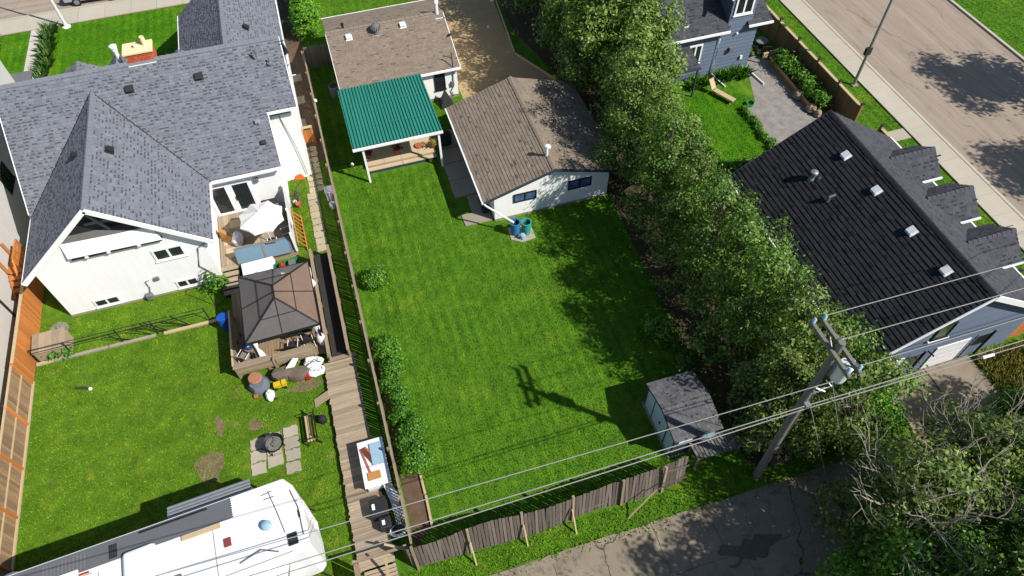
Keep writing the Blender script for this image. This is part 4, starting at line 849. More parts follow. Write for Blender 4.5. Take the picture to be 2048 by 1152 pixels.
for sg in (1, -1): 
    roof_plane(m_sh, .1, (25.7-sg*1.15, 34.5, 5.75), (0, 1, 0), (sg, 0, .95), [[(0, 0), (5, 0), (5, 1.15*1.38), (0, 1.15*1.38)]], .2, .36, .018, m_dk, .25)
    MB().bar((25.7-sg*1.2, 34.47, 5.65), (25.7, 34.47, 5.65+1.13), .06, .2).build('rake_board', TRIM, bw)
roof_plane(m_sh, .1, (0, 37.1, 7.4), (1, 0, 0), (0, 1, .7), [[(20.6, 0), (27.4, 0), (27.4, 5), (20.6, 5)]], .2, .36, .018, m_dk, .25)
# porch lean-to on the west side
m_dk.slab([(20.4, 32.9, 2.35), (22.3, 32.9, 2.35), (22.3, 34.7, 2.75), (20.4, 34.7, 2.75)], .1); shingles(m_sh, (0, 32.9, 2.35), (1, 0, 0), (0, 1, .22), [[(20.4, 0), (22.3, 0), (22.3, 1.84), (20.4, 1.84)]], .2, .36, .018)
rb = m_dk.build('roof', MATS['roof_deck_black'], bh); tag(m_sh.build('shingles', SH_CHAR_SUNLIT, rb), 'charcoal shingles of the blue house', kind='stuff')
for x in (20.5, 22.2): MB().box(x-.05, x+.05, 32.95, 33.05, 0, 2.3).build('porch_post', DARKB, bh)
MB().bar((19.8, 34.3, 3.48), (24.84, 34.3, 3.48), .11, .13).build('gutter', TRIM, rb); MB().bar((26.2, 34.4, 3.53), (27.95, 34.4, 3.53), .11, .13).build('gutter', TRIM, rb); MB().bar((20.4, 32.85, 2.28), (22.32, 32.85, 2.28), .1, .1).build('gutter', DARKB, rb)
MB().tube([(24.75, 34.35, 3.45), (24.45, 34.62, 3.3), (24.4, 34.62, .25), (24.55, 34.2, .1), (24.75, 33.2, .06)], .05, 8).build('downspout', TRIM, bh, True)
window(bh, 'y', 22.35, 23.3, 1.3, 2.7, 34.71, -1, TRIM, 2, .1); window(bh, 'y', 25.05, 26.35, 4.3, 5.7, 34.74, -1, TRIM, 2, .12)
MB().box(25.3, 25.55, 34.5, 34.7, 1.75, 2.0).build('dryer_vent', GREYP, bh); MB().box(26.35, 26.5, 34.6, 34.7, .9, 1.15).build('outlet_box', TRIM, bh); MB().lathe(25.6, 34.62, [(.05, 2.95), (.08, 3.0), (.05, 3.08)], 10).build('wall_lamp', TRIM, bh, True)
MB().tube([(22.0, 35.3, 4.0), (22.0, 35.3, 4.7), (22.12, 35.3, 4.76)], .035, 8).build('plumbing_vent', GALV, rb, True)
MB().box(21.85, 22.15, 34.98, 35.04, 3.95, 4.0).build('vent_flashing', METALW, rb)

# ================================================================== FENCES
random.seed(3)
yf = thing('picket_fence', 'long weathered picket fence between the white gabled house and the lawn', 'fence', (-1.7, 28, 0))
y = 9.3; i = 0
while y < 44.0:
    piece('picket', WOODG, yf, (-1.7+rj(.012), y, .72+rj(.02)), (.02, .105, 1.36), (rj(.02), rj(.015), 0)); y += .14; i += 1
for k in range(16): yy = 9.2+k*2.32; MB().box(-1.72-.13, -1.72-.04, yy-.045, yy+.045, 0, 1.5+rj(.04)).build('post', WOODG, yf)
for z in (.35, 1.2): MB().box(-1.76, -1.715, 9.2, 44.1, z-.045, z+.045).build('rail', WOODG, yf)
MB().box(-1.75, -1.66, 9.2, 44.1, 1.41, 1.44).build('top_rail', WOODG, yf)
bf = thing('back_fence', 'wavering dark weathered board fence along the alley verge', 'fence', (4.3, 9.0, 0))
x = -1.85; 
while x < 10.3:
    yb = 9.08-.12*math.sin((x+1.8)/12*math.pi*1.2)+.05*math.sin(x*1.3); lean = -.13-.05*math.sin(x*.9)
    piece('board', FENCED, bf, (x, yb+.1, .98+rj(.03)), (.126, .022, 2.0), (lean+rj(.02), rj(.025), rj(.05))); x += .15
for px_ in (-1.7, .55, 2.8, 5.0, 7.2, 9.1): MB().bar((px_, 8.95, 0), (px_, 9.2, 2.15), .1, .1).build('post', WOODG, bf)
for z in (.4, 1.4):
    for a, b in ((-1.8, .55), (.55, 2.8), (2.8, 5.0), (5.0, 7.2), (7.2, 10.3)): MB().bar((a, 9.06+.13*z, z), (b, 9.06+.13*z, z), .05, .09).build('rail', FENCED, bf)
for px_, by in ((.6, 8.4), (2.85, 8.5), (4.96, 8.36)): MB().bar((px_, by, 0), (px_-.03, 9.0, 1.25), .06, .06).build('brace', CAPW, bf)
tag(MB().bar((7.27, 8.3, .03), (8.6, 8.75, 1.15), .05, .05).build('leaning_pole', CAPW), 'thin pale pole leaning on the dark back fence', 'pole')
tag(MB().bar((8.6, 8.8, .9), (9.6, 8.86, 1.2), .05, .05).build('hung_stick', FENCED, bf))
# left fence: orange stained part and weathered part
lf = thing('stained_fence', 'orange stained board fence beside the white gable wall', 'fence', (-17.8, 26.5, 0))
y = 23.3
while y < 29.6: piece('board', FENCEO, lf, (-17.8, y, .9+rj(.012)), (.025, .142, 1.8), (0, rj(.012), 0)); y += .15
for z in (.4, 1.45): MB().box(-17.87, -17.815, 23.2, 29.6, z-.045, z+.045).build('rail', FENCEO, lf)
MB().box(-17.87, -17.73, 23.2, 29.65, 1.81, 1.85).build('cap_rail', CAPW, lf)
for yy in (23.25, 25.4, 27.5, 29.55): MB().box(-17.92, -17.82, yy-.05, yy+.05, 0, 1.8).build('post', FENCEO, lf)
lw = thing('weathered_fence', 'brown weathered board fence with orange posts beside the rough lawn', 'fence', (-17.85, 17, 0))
y = 11.5
while y < 23.1: piece('board', FENCEW, lw, (-17.85, y, .88+rj(.015)), (.022, .142, 1.72), (0, rj(.02), 0)); y += .15
for yy in (11.6, 13.9, 16.2, 18.5, 20.8, 23.1): MB().box(-17.835, -17.74, yy-.06, yy+.06, 0, 1.82).build('post', FENCEO, lw)
for z in (.95,): MB().box(-17.837, -17.79, 11.5, 23.1, z-.03, z+.03).build('rail', CAPW, lw)
MB().box(-17.9, -17.8, 11.5, 23.15, 1.76, 1.8).build('cap_rail', CAPW, lw); MB().box(-17.82, -17.72, 11.5, 23.2, 0, .09).build('kick_board', CAPW, lw)
# cross fence beside the bungalow
cf = thing('cross_fence', 'dark board fence closing the shaded passage beside the bungalow', 'fence', (-.8, 44.1, 0))
for i in range(15): piece('board', FENCED, cf, (-1.62+i*.135, 44.1, .85+rj(.02)), (.12, .022, 1.7))
for z in (.35, 1.4): MB().box(-1.7, .32, 44.13, 44.18, z-.045, z+.045).build('rail', FENCED, cf)
# street fence
sfn = thing('street_fence', 'tall brown board fence with tan cap facing the sidewalk', 'fence', (30.3, 32, 0))
y = 27.0
while y < 46: piece('board', FENCES, sfn, (30.3, y, .85), (.025, .24, 1.7)); y += .25
for k in range(9): yy = 26.95+k*2.4; p_ = MB().box(30.22, 30.38, yy-.07, yy+.07, 0, 1.95).build('post', FENCES, sfn); MB().box(30.19, 30.41, yy-.1, yy+.1, 1.95, 2.0).build('post_cap', BLACKP, p_)
for k in range(8): yy = 27.0+k*2.4; piece('cap_board', CAPW, sfn, (30.32, yy+1.18, 1.74), (.2, 2.2, .05))
sg_ = thing('street_fence', 'brown board fence panel with tan cap beside the dark garage dormers', 'fence', (30.3, 20, 0))
y = 11.2
while y < 25.0: piece('board', FENCES, sg_, (30.3, y, .85), (.025, .24, 1.7)); y += .25
for k in range(7): yy = 11.1+k*2.3; p_ = MB().box(30.22, 30.38, yy-.07, yy+.07, 0, 1.95).build('post', FENCES, sg_); MB().box(30.19, 30.41, yy-.1, yy+.1, 1.95, 2.0).build('post_cap', BLACKP, p_)
for k in range(6): yy = 11.1+k*2.3; piece('cap_board', CAPW, sg_, (30.32, yy+1.15, 1.74), (.2, 2.14, .05))
t = thing('green_meter_post', 'short green utility marker post in the grass verge', 'post', (32.0, 23.0, 0)); MB().box(31.95, 32.05, 22.95, 23.05, 0, .9).build('post', GREENP, t); MB().box(31.93, 32.07, 22.93, 23.07, .9, .96).build('cap', BLACKP, t)

# ================================================================== LEFT YARD
# dog run: black pipe frame over kerb
kb = [(-17.7, -16.9), (-16.85, -14.3), (-14.25, -12.0), (-11.6, -8.95)]
for i, (a, b) in enumerate(kb): tag(MB().box(a, b, 24.1, 24.26, 0, .11).build('lawn_kerb', CAPW if i in (0, 3) else CONC), ['short tan timber kerb below the planter box', 'long grey kerb below the black wire frame', 'grey kerb under the slanted frame struts', 'tan kerb length ending at the gazebo deck'][i], 'kerb')
dr = thing('wire_run_frame', 'black pipe frame of a wire fence across the lawn', 'fence', (-13, 24.2, 0))
for x in (-17.55, -16.0, -13.6, -11.9, -9.3): MB().tube([(x, 24.3, 0), (x, 24.3, 1.15)], .028, 6).build('post', BLACKM, dr)
for z in (1.12, .85): MB().tube([(-17.55, 24.3, z), (-9.3, 24.3, z)], .02, 6).build('rail', BLACKM, dr)
for a, b in (((-14.2, 24.3, .75), (-13.2, 24.3, .05)), ((-12.4, 24.3, 1.1), (-11.6, 24.3, .05)), ((-12.2, 24.3, 1.1), (-11.4, 24.3, .05)), ((-11.6, 24.3, .9), (-10.4, 24.3, .05)), ((-10.9, 24.3, 1.1), (-10.3, 24.3, .05)), ((-13.0, 24.3, .9), (-12.2, 24.3, .1))): MB().bar(a, b, .03, .05).build('strut', BLACKM, dr)
cfm = thing('planter_hutch', 'weathered grey board box with slanted lid in the yard corner', 'hutch', (-16.8, 24.8, 0))
MB().box(-17.6, -16.05, 24.35, 25.35, 0, .75).build('box', WOODG, cfm)
for i in range(5): piece('lid_board', WOODG, cfm, (-17.6+.155+i*.31, 24.85, .83), (.3, 1.15, .03), (.12, 0, 0))
t = thing('weed_clump', 'dark green weeds growing beside the weathered hutch', 'plant', (-16.6, 24.45, 0)); p, nn, cc = crown_pts((-16.6, 24.33, .3), (.55, .22, .3), 30, 12, .1); leaves('foliage', p, nn, .08, BOXL, t); MB().tube([(-16.6, 24.33, 0), (-16.6, 24.33, .3)], .01, 5).build('stem', BARK, t)
t = thing('young_shrub', 'young green shrub at the corner of the white gable wall', 'shrub', (-8.6, 26.1, 0)); p, nn, cc = crown_pts((-8.65, 26.1, .75), (.5, .45, .65), 34, 12, .13); leaves('foliage', p, nn, .09, BOXL, t); MB().tube([(-8.65, 26.1, 0), (-8.6, 26.1, .8)], .02, 5).build('stem', BARK, t)
t = thing('black_garden_hook', 'tall black shepherd hook by the young shrub', 'hook', (-9.0, 25.2, 0)); MB().tube([(-9.0, 25.2, 0), (-9.0, 25.2, 1.9), (-8.85, 25.3, 2.1), (-8.7, 25.4, 2.0)], .02, 6).build('rod', BLACKM, t); MB().tube([(-9.15, 25.2, .012), (-8.85, 25.2, .012)], .012, 5).build('foot', BLACKM, t)
t = thing('blue_rain_barrel', 'bright blue barrel beside the shaded gazebo deck', 'barrel', (-8.45, 23.6, 0)); MB().lathe(-8.45, 23.6, [(.26, 0), (.3, .3), (.3, .65), (.26, .9), (.05, .93)], 18).build('body', BLUEP, t, True); MB().lathe(-8.45, 23.6, [(.28, .9), (.28, .94)], 18).build('lid', BLUEP, t)
tg = thing('toy_on_lawn', 'small dark toy with white end lying on the rough lawn', 'toy', (-15.4, 22.1, 0)); MB().tube([(-15.75, 22.2, .05), (-15.3, 22.05, .06), (-15.1, 21.95, .05)], [.06, .08, .05], 7).build('body', M('toy_green', C(52, 74, 52), .6), tg, True); MB().box(-15.12, -15.0, 21.86, 21.98, .006, .12).build('head', TRIM, tg)
# gazebo deck
gz_ = thing('gazebo_deck', 'weathered wooden deck with plank railing under the grey gazebo', 'deck', (-6, 22.8, 0))
for i in range(31): piece('deck_board', DECKW, gz_, (-8.05+.07+i*.14, 22.85, .42), (.132, 5.1, .03))
MB().box(-8.05, -3.75, 20.32, 25.38, .3, .4).build('deck_frame', DECKW, gz_)
for x in (-8.0, -6.6, -5.2, -3.8):
    for y in (20.4, 22.9, 25.3): MB().box(x-.05, x+.05, y-.05, y+.05, 0, .3).build('footing', WOODG, gz_)
for a, b in ((-8.0, -6.35), (-6.15, -4.35)): # front rail panels with broad plank cap
    for k in range(3): piece('rail_plank', WOODG, gz_, ((a+b)/2, 20.3, .6+k*.21), (b-a, .03, .17))
    piece('rail_cap', WOODG, gz_, ((a+b)/2, 20.27, 1.2), (b-a+.1, .36, .04), (-.28, 0, .02))
for x in (-8.02, -6.25, -4.3): MB().box(x-.05, x+.05, 20.28, 20.38, 0, 1.17).build('rail_post', WOODG, gz_)
for k in range(3): piece('rail_plank', WOODG, gz_, (-8.03, 22.0, .6+k*.21), (.03, 3.3, .17))
piece('rail_cap', CAPW, gz_, (-8.05, 22.0, 1.17), (.09, 3.4, .04))
for y in (21.4, 23.7): MB().box(-8.08, -7.98, y-.05, y+.05, 0, 1.15).build('rail_post', WOODG, gz_)
# plank steps up to the patio deck
stp = thing('plank_steps', 'broad weathered plank steps between gazebo deck and patio', 'steps', (-8, 26.3, 0))
for k in range(5): piece('step_plank', BOARDW, stp, (-8.0, 25.7+k*.36, .2+k*.07), (.95, .28, .05))
MB().box(-8.42, -7.6, 25.5, 27.4, 0, .16).build('step_base', BLACKP, stp)
# gazebo
gb = thing('gazebo', 'square gazebo with dark translucent hipped roof panels, one side bronze', 'gazebo', (-5.3, 22.5, 0))
E4 = [Vector((-7.03, 20.45, 2.5)), Vector((-3.62, 20.55, 2.5)), Vector((-3.66, 24.5, 2.5)), Vector((-7.07, 24.55, 2.5))]
A1, A2 = Vector((-5.27, 21.85, 3.55)), Vector((-5.28, 22.6, 3.55))
GZM = None
def gmat(nm, c, al, rg=.3):
    m_ = M(nm, c, rg, .12, 1.5, fine=6, bump=0, spec=.5); k_ = m_.node_tree.nodes['Principled BSDF']; k_.inputs['Alpha'].default_value = al; return m_
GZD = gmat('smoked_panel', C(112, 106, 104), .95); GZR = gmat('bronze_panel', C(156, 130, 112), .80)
def gpanel(ps, mt): MB().slab(ps, .012).build('roof_panel', mt, gb)
def lerp(a, b, t): return a+(b-a)*t
# each roof side is split into panels by a rafter and a purlin
def hipside(p, q, a, b, mt):
    mp, ma = lerp(p, q, .5), lerp(a, b, .5); t = .5
    lo1, lom, lo2 = lerp(p, a, t), lerp(mp, ma, t), lerp(q, b, t)
    for ps in ([p, mp, lom, lo1], [mp, q, lo2, lom]): gpanel(ps, mt)
    for ps in ([lo1, lom, ma, a] if (ma-a).length > .01 else [lo1, lom, a], [lom, lo2, b, ma] if (ma-b).length > .01 else [lom, lo2, b]): gpanel(ps, mt)
    up_ = Vector((0, 0, .03)); MB().bar(mp+up_, ma+up_, .03, .03).build('rafter', BLACKM, gb); MB().bar(lo1+up_, lo2+up_, .025, .025).build('purlin', BLACKM, gb)
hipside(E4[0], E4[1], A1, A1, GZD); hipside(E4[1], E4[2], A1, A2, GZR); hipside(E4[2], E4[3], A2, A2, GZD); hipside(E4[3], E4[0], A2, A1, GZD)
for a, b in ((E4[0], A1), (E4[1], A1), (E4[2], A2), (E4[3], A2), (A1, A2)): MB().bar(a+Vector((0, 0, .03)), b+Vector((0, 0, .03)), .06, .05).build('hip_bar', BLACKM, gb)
for i in range(4): MB().bar(E4[i]-Vector((0, 0, .06)), E4[(i+1) % 4]-Vector((0, 0, .06)), .07, .12).build('eave_beam', BLACKM, gb)
for i in range(5): piece('ceiling_slat', CAPW, gb, (-4.35, 21.5+i*.55, 2.72), (1.3, .09, .04), (0, .45, 0))
for c in E4: 
    p_ = c.lerp(Vector((-5.3, 22.5, 2.5)), .1); MB().box(p_.x-.05, p_.x+.05, p_.y-.05, p_.y+.05, .436, 2.42).build('post', BLACKM, gb)
for px_, py_ in ((-6.8, 20.75), (-3.85, 20.8), (-3.8, 24.2)):    # tied back white curtains
    MB().lathe(px_, py_, [(.14, .45), (.22, .8), (.16, 1.2), (.07, 1.5), (.15, 1.9), (.18, 2.36)], 10, 1.1, .8).build('curtain', CLOTH, gb, True)
chair((-7.55, 20.95, .436), 2.6, 'grey cushioned chair in the gazebo deck corner', CHAIRF, TRIM)
chair((-5.2, 20.85, .436), 3.0, 'dark wicker chair with pale arms behind the deck rail', BLACKP, TRIM)
chair((-4.5, 21.0, .436), 3.3, 'dark mesh chair in the deck corner near the curtain', BLACKP, TRIM)
t = thing('glass_table', 'black framed glass table on the gazebo deck', 'table', (-4.75, 21.6, .436)); MB().box(-5.3, -4.2, 21.25, 21.95, 1.12, 1.14).build('top', GLASS, t)
for a in ((-5.3, 21.25, -4.2, 21.25), (-5.3, 21.95, -4.2, 21.95), (-5.3, 21.25, -5.3, 21.95), (-4.2, 21.25, -4.2, 21.95)): MB().bar((a[0], a[1], 1.13), (a[2], a[3], 1.13), .04, .05).build('edge', BLACKM, t)
for x in (-5.25, -4.25):
    for y in (21.3, 21.9): MB().box(x-.02, x+.02, y-.02, y+.02, .436, 1.11).build('leg', BLACKM, t)
t = thing('garden_lounger', 'brown and terracotta sofa seat under the gazebo edge', 'sofa', (-4.55, 22.4, .436)); MB().box(-5.1, -4.1, 22.2, 22.8, .436, .85).build('seat', TERRA, t, bevel=.05); MB().box(-5.1, -4.1, 22.62, 22.84, .86, 1.3).build('back', RED, t, bevel=.05)
t = thing('toy_tub', 'blue plastic tub at the gazebo deck rail', 'tub', (-7.4, 21.7, .436)); MB().lathe(-7.4, 21.7, [(.16, .436), (.22, .7), (.24, .7), (.2, .66), (.02, .6)], 14).build('tub', BLUEP, t, True); MB().lathe(-7.4, 21.7, [(.17, .62), (.02, .63)], 12).build('content', TRIM, t)
t = thing('folded_tricycle', 'red and grey folded tricycle on the gazebo deck', 'tricycle', (-7.75, 22.3, .436)); MB().tube([(-7.9, 22.1, .6), (-7.7, 22.4, .75), (-7.5, 22.3, .55)], .025, 6).build('frame', RED, t, True); 
for x, y in ((-7.9, 22.1), (-7.5, 22.3), (-7.75, 22.55)): MB().tube([(x-.02, y, .55), (x+.02, y, .55)], .11, 10).build('wheel', BLACKP, t)
# ramp beside the gazebo
rp = thing('ramp', 'ramp with dark surface between weathered solid plank rails', 'ramp', (-3.1, 23, 0))
MB().add([(-3.55, 19.75, .3), (-2.75, 19.75, .3), (-2.75, 26.6, .5), (-3.55, 26.6, .5), (-3.55, 19.75, .0), (-2.75, 19.75, .0), (-2.75, 26.6, .0), (-3.55, 26.6, .0)], [(0, 1, 2, 3), (7, 6, 5, 4), (4, 5, 1, 0), (5, 6, 2, 1), (6, 7, 3, 2), (7, 4, 0, 3)]).build('surface', ROLLED, rp)
for x in (-3.62, -2.68):
    for k in range(4): piece('side_plank', WOODG, rp, (x, 23.15, .42+k*.17), (.03, 6.8, .155), (.012, 0, 0))
    piece('rail_cap', WOODG, rp, (x, 23.15, 1.04), (.15, 6.9, .04), (.012, 0, 0))
    for k in range(5): MB().box(x-.06, x+.06, 19.8+k*1.68-.05, 19.8+k*1.68+.05, 0, 1.0).build('post', WOODG, rp)
# boardwalk
bwk = thing('boardwalk', 'long grey plank boardwalk from the ramp to the back gate', 'boardwalk', (-3.3, 15, 0))
random.seed(9); y = 9.55
while y < 19.72: piece('plank', BOARDW, bwk, (-3.28+rj(.02), y, .26+rj(.006)), (1.5+rj(.05), .118, .035), (0, 0, rj(.008))); y += .128
for x in (-3.9, -2.65): MB().box(x-.05, x+.05, 9.5, 19.75, .0, .24).build('bearer', FENCED, bwk)
MB().slab([(-4.02, 17.75, .27), (-4.02, 18.2, .27), (-4.75, 18.05, .03), (-4.75, 17.62, .03)][::-1], .04).build('step_ramp', BOARDW, bwk)
piece('threshold_plank', BOARDW, bwk, (-3.1, 19.85, .30), (1.35, .22, .04))
# upper patio deck by the house, white umbrella, glass screen
pdk = thing('patio_deck', 'sheltered patio deck beside the house with pale boards', 'deck', (-6.4, 29, 0))
for i in range(28): piece('deck_board', BOARDW, pdk, (-8.4+.07+i*.144, 29.2, .505), (.136, 3.85, .03))
MB().box(-8.4, -4.4, 27.3, 31.15, .0, .488).build('deck_skirt', WOODG, pdk)
for k, (cx_, cy__, sx_, sy__) in enumerate(((-7.4, 30.3, .8, .6), (-7.9, 29.2, .6, .8), (-7.7, 28.2, .7, .7))): piece('floor_mat', DECKT, pdk, (cx_, cy__, .527), (sx_, sy__, .01), (0, 0, .1*k))
u = thing('patio_umbrella', 'open white octagonal patio umbrella on the house deck', 'umbrella', (-5.6, 28.35, .52))
m = MB(); ar = [(-5.62+1.22*math.cos(a), 28.3+1.22*math.sin(a)) for a in [math.pi/8+i*math.pi/4 for i in range(8)]]
for i in range(8):
    a, b = ar[i], ar[(i+1) % 8]; md = ((a[0]+b[0])/2*.94+(-5.62)*.06, (a[1]+b[1])/2*.94+28.3*.06)
    m.add([(-5.62, 28.3, 2.98), (a[0], a[1], 2.52), (md[0], md[1], 2.50), (b[0], b[1], 2.52)], [(0, 1, 2), (0, 2, 3)])
    m.add([(a[0], a[1], 2.52), (md[0], md[1], 2.50), (b[0], b[1], 2.52), (b[0], b[1], 2.40), (md[0], md[1], 2.39), (a[0], a[1], 2.40)], [(5, 4, 1, 0), (4, 3, 2, 1)])
m.build('canopy', CLOTH, u)
for p_ in ar: MB().tube([(-5.62, 28.3, 2.9), (p_[0], p_[1], 2.49)], .012, 5).build('rib', TRIM, u)
MB().tube([(-5.62, 28.3, .525), (-5.62, 28.3, 3.08)], .025, 8).build('pole', TRIM, u); MB().lathe(-5.62, 28.3, [(.28, .522), (.28, .58), (.05, .62)], 16).build('base', BLACKP, u)
gs = thing('glass_wind_screen', 'two slanted pale blue glass panels in a grey frame on the patio edge', 'screen', (-6, 27.3, .5))
for a, b in ((-7.45, -6.02), (-5.96, -4.6)):
    z0, z1, y0, y1 = .62, 1.42, 27.12, 27.5; P4 = [(a, y0, z0), (b, y0, z0), (b, y1, z1), (a, y1, z1)]; f_ = MB()
    for i in range(4): f_.bar(P4[i], P4[(i+1) % 4], .06, .06)
    f_ = f_.build('frame', GALV, gs); MB().slab(P4, .012).build('pane', GLASSP, f_)
for x in (-7.45, -6.0, -4.6): MB().box(x-.03, x+.03, 27.3, 27.36, .522, 1.05).build('post', GALV, gs)
pv = thing('privacy_panel', 'white vinyl privacy panel along the patio deck edge', 'screen', (-4.35, 29, .5))
for k in range(12): piece('panel_board', METALW, pv, (-4.36, 27.3+.15+k*.31, 1.2), (.03, .3, 1.35))
for yy in (27.25, 29.1, 31.0): MB().box(-4.42, -4.3, yy-.05, yy+.05, .49, 1.95).build('post', TRIM, pv)
t = thing('barbecue', 'black gas barbecue against the white patio wall', 'barbecue', (-5.35, 30.6, .52)); MB().box(-5.75, -4.95, 30.3, 30.85, .75, 1.2).build('firebox', BLACKP, t, bevel=.04); MB().tube([(-5.75, 30.58, 1.2), (-4.95, 30.58, 1.2)], .25, 14).build('lid', BLACKP, t, True); MB().box(-5.7, -5.0, 30.35, 30.8, .523, .74).build('cabinet', BLACKM, t)
chair((-4.95, 29.75, .523), .3, 'grey slatted chair beside the black barbecue', GREYP, BLACKM)
chair((-4.7, 28.3, .523), -1.4, 'grey patio chair by the white privacy panel', GREYP, TRIM); chair((-5.5, 27.75, .523), 3.1, 'taupe patio chair under the umbrella edge', CHAIRF, TRIM)
chair((-5.9, 29.6, .523), .2, 'black folding chair behind the white umbrella', BLACKP, BLACKM)
t = thing('cool_box', 'black box with white label on the shaded patio', 'box', (-6.9, 27.75, .523)); MB().box(-7.1, -6.65, 27.6, 28.0, .524, .95).build('body', BLACKP, t, bevel=.03); MB().box(-7.0, -6.82, 27.75, 27.85, .951, .96).build('label_plate', TRIM, t)
tag(MB().box(-6.5, -6.15, 27.55, 27.95, .524, .86).build('red_crate', RED, bevel=.02), 'red plastic crate beside the black cool box', 'crate')
tag(MB().add([(-8.25, 29.3, .524), (-7.6, 28.8, .524), (-7.5, 29.0, .524), (-8.2, 29.75, .524), (-8.25, 29.35, 1.2), (-7.65, 28.95, .85), (-7.55, 29.1, .8), (-8.2, 29.7, 1.1)], [(0, 1, 5, 4), (1, 2, 6, 5), (2, 3, 7, 6), (3, 0, 4, 7), (4, 5, 6, 7), (3, 2, 1, 0)]).build('carton', TANW), 'orange tan carton leaning on the white house wall', 'carton')
tag(jit(MB().lathe(-7.35, 28.75, [(.1, .53), (.28, .6), (.3, .95), (.18, 1.2), (.04, 1.25)], 9, 1, 1.4), .05).build('white_sack', CLOTH, None, True), 'white sack standing beside the tan carton', 'sack')
t = thing('planter_tub', 'green tub of red toys beyond the glass screen', 'tub', (-4.9, 26.0, 0)); MB().box(-5.5, -4.4, 25.75, 26.45, .0, .55).build('stand', BLACKP, t); MB().add([(-5.5, 25.7, .56), (-4.4, 25.85, .56), (-4.4, 26.4, .56), (-5.5, 26.25, .56), (-5.6, 25.6, .85), (-4.3, 25.75, .85), (-4.3, 26.5, .85), (-5.6, 26.35, .85)], [(0, 3, 2, 1), (0, 1, 5, 4), (1, 2, 6, 5), (2, 3, 7, 6), (3, 0, 4, 7)]).build('tub', GREENP, t); MB().lathe(-5.2, 26.1, [(.05, .57), (.22, .7), (.15, .98), (.03, 1.1)], 8).build('toys', RED, t, True); MB().box(-4.85, -4.5, 25.95, 26.3, .57, .95).build('crate', GREYP, t)
t = thing('covered_table', 'white cloth covered table beyond the glass screen', 'table', (-6.3, 26.3, 0)); MB().add([(-7.25, 26.0, .8), (-5.7, 26.15, .8), (-5.65, 26.95, .82), (-7.3, 26.9, .82), (-7.3, 25.95, .45), (-5.65, 26.05, .45), (-5.6, 27.0, .45), (-7.35, 26.95, .45)], [(0, 1, 2, 3), (4, 5, 1, 0), (5, 6, 2, 1), (6, 7, 3, 2), (7, 4, 0, 3)]).build('cloth', CLOTH, t)
for x in (-7.2, -5.8):
    for y in (26.1, 26.85): MB().box(x-.025, x+.025, y-.025, y+.025, 0, .79).build('leg', BLACKM, t)
t = thing('fan_rake', 'orange handled rake leaning on the cloth covered table', 'rake', (-6.6, 25.9, 0)); MB().tube([(-6.75, 25.75, 0), (-6.5, 26.05, .95)], .018, 6).build('handle', ORANGE, t); MB().box(-6.9, -6.6, 25.7, 25.78, 0, .03).build('head', BLACKM, t)
# stepping stone path and things along the passage
random.seed(31)
for i in range(17):
    y0 = 27.2+i*.52; wdt = .42 if i > 8 else .62; x0 = -3.05 if i < 9 else -2.95; ln = .46 if i > 8 else .5
    tag(MB().prism(slabpoly(x0-wdt/2, x0+wdt/2, y0, y0+ln, .01), -.01, .045+rj(.008)).build('stepping_stone', STEP), '%s tan stepping stone of the side path counted from the ramp' % ORD[i], 'stepping stone', 'stepping stones of the side path')
    if i > 8: tag(MB().prism(slabpoly(x0+.25, x0+.68, y0+.05, y0+ln+.03, .01), -.01, .045+rj(.008)).build('stepping_stone', STEP), '%s stepping stone from the garden gate in the row nearest the picket fence' % ORD[16-i], 'stepping stone', 'stepping stones of the side path')
for i, (x, y) in enumerate(((-3.2, 37.4), (-2.9, 38.4), (-3.3, 39.6), (-2.7, 40.8), (-3.3, 42.2), (-2.6, 43.3))): tag(MB().prism(slabpoly(x-.35, x+.35, y-.42, y+.42, .02), 0, .05).build('flagstone', CONC), '%s worn flagstone past the garden gate in the shaded passage' % ORD[i], 'flagstone', 'flagstones of the shaded passage')
gt = thing('garden_gate', 'low orange wooden gate across the side path', 'gate', (-3.0, 36.3, 0))
for x in (-3.65, -2.25): MB().box(x-.06, x+.06, 36.24, 36.36, 0, 1.3).build('post', FENCEO, gt)
for i in range(9): piece('gate_board', FENCEO, gt, (-3.52+i*.145, 36.3, .6), (.13, .025, 1.0))
for z in (.3, .95): MB().box(-3.6, -2.3, 36.32, 36.36, z-.04, z+.04).build('gate_rail', FENCEO, gt)
MB().box(-3.72, -2.18, 36.2, 36.4, 1.3, 1.35).build('top_rail', CAPW, gt)
tag(MB().add([(-3.95, 33.3, .012), (-3.35, 33.2, .012), (-3.2, 33.9, .012), (-3.85, 34.0, .012), (-3.7, 33.45, .42), (-3.45, 33.4, .36), (-3.4, 33.75, .45), (-3.7, 33.8, .38)], [(0, 1, 5, 4), (1, 2, 6, 5), (2, 3, 7, 6), (3, 0, 4, 7), (4, 5, 6, 7), (3, 2, 1, 0)]).build('orange_tarp_heap', ORANGE), 'crumpled orange tarpaulin heap beside the white wall', 'tarpaulin')
t = thing('brush_pile', 'pile of twigs and pots beside the privacy panel', 'pile', (-4.0, 31.6, 0)); m = MB()
for i in range(26): a = random.uniform(0, 6.3); m.tube([(-4.0+rj(.2), 31.7+rj(.6), .05), (-4.0+.35*math.cos(a), 31.7+.5*math.sin(a)+rj(.4), random.uniform(.2, .6))], .014, 5)
m.build('twigs', BARK, t); MB().lathe(-3.9, 31.0, [(.1, .006), (.16, .3), (.18, .3), (.13, .26), (.02, .25)], 12).build('pot', TERRA, t, True); MB().lathe(-4.1, 31.35, [(.08, .006), (.12, .22), (.02, .2)], 12).build('bucket', TRIM, t, True)
t = thing('wooden_ladder', 'orange wooden ladder lying against the white privacy panel', 'ladder', (-4.0, 28.9, 0))
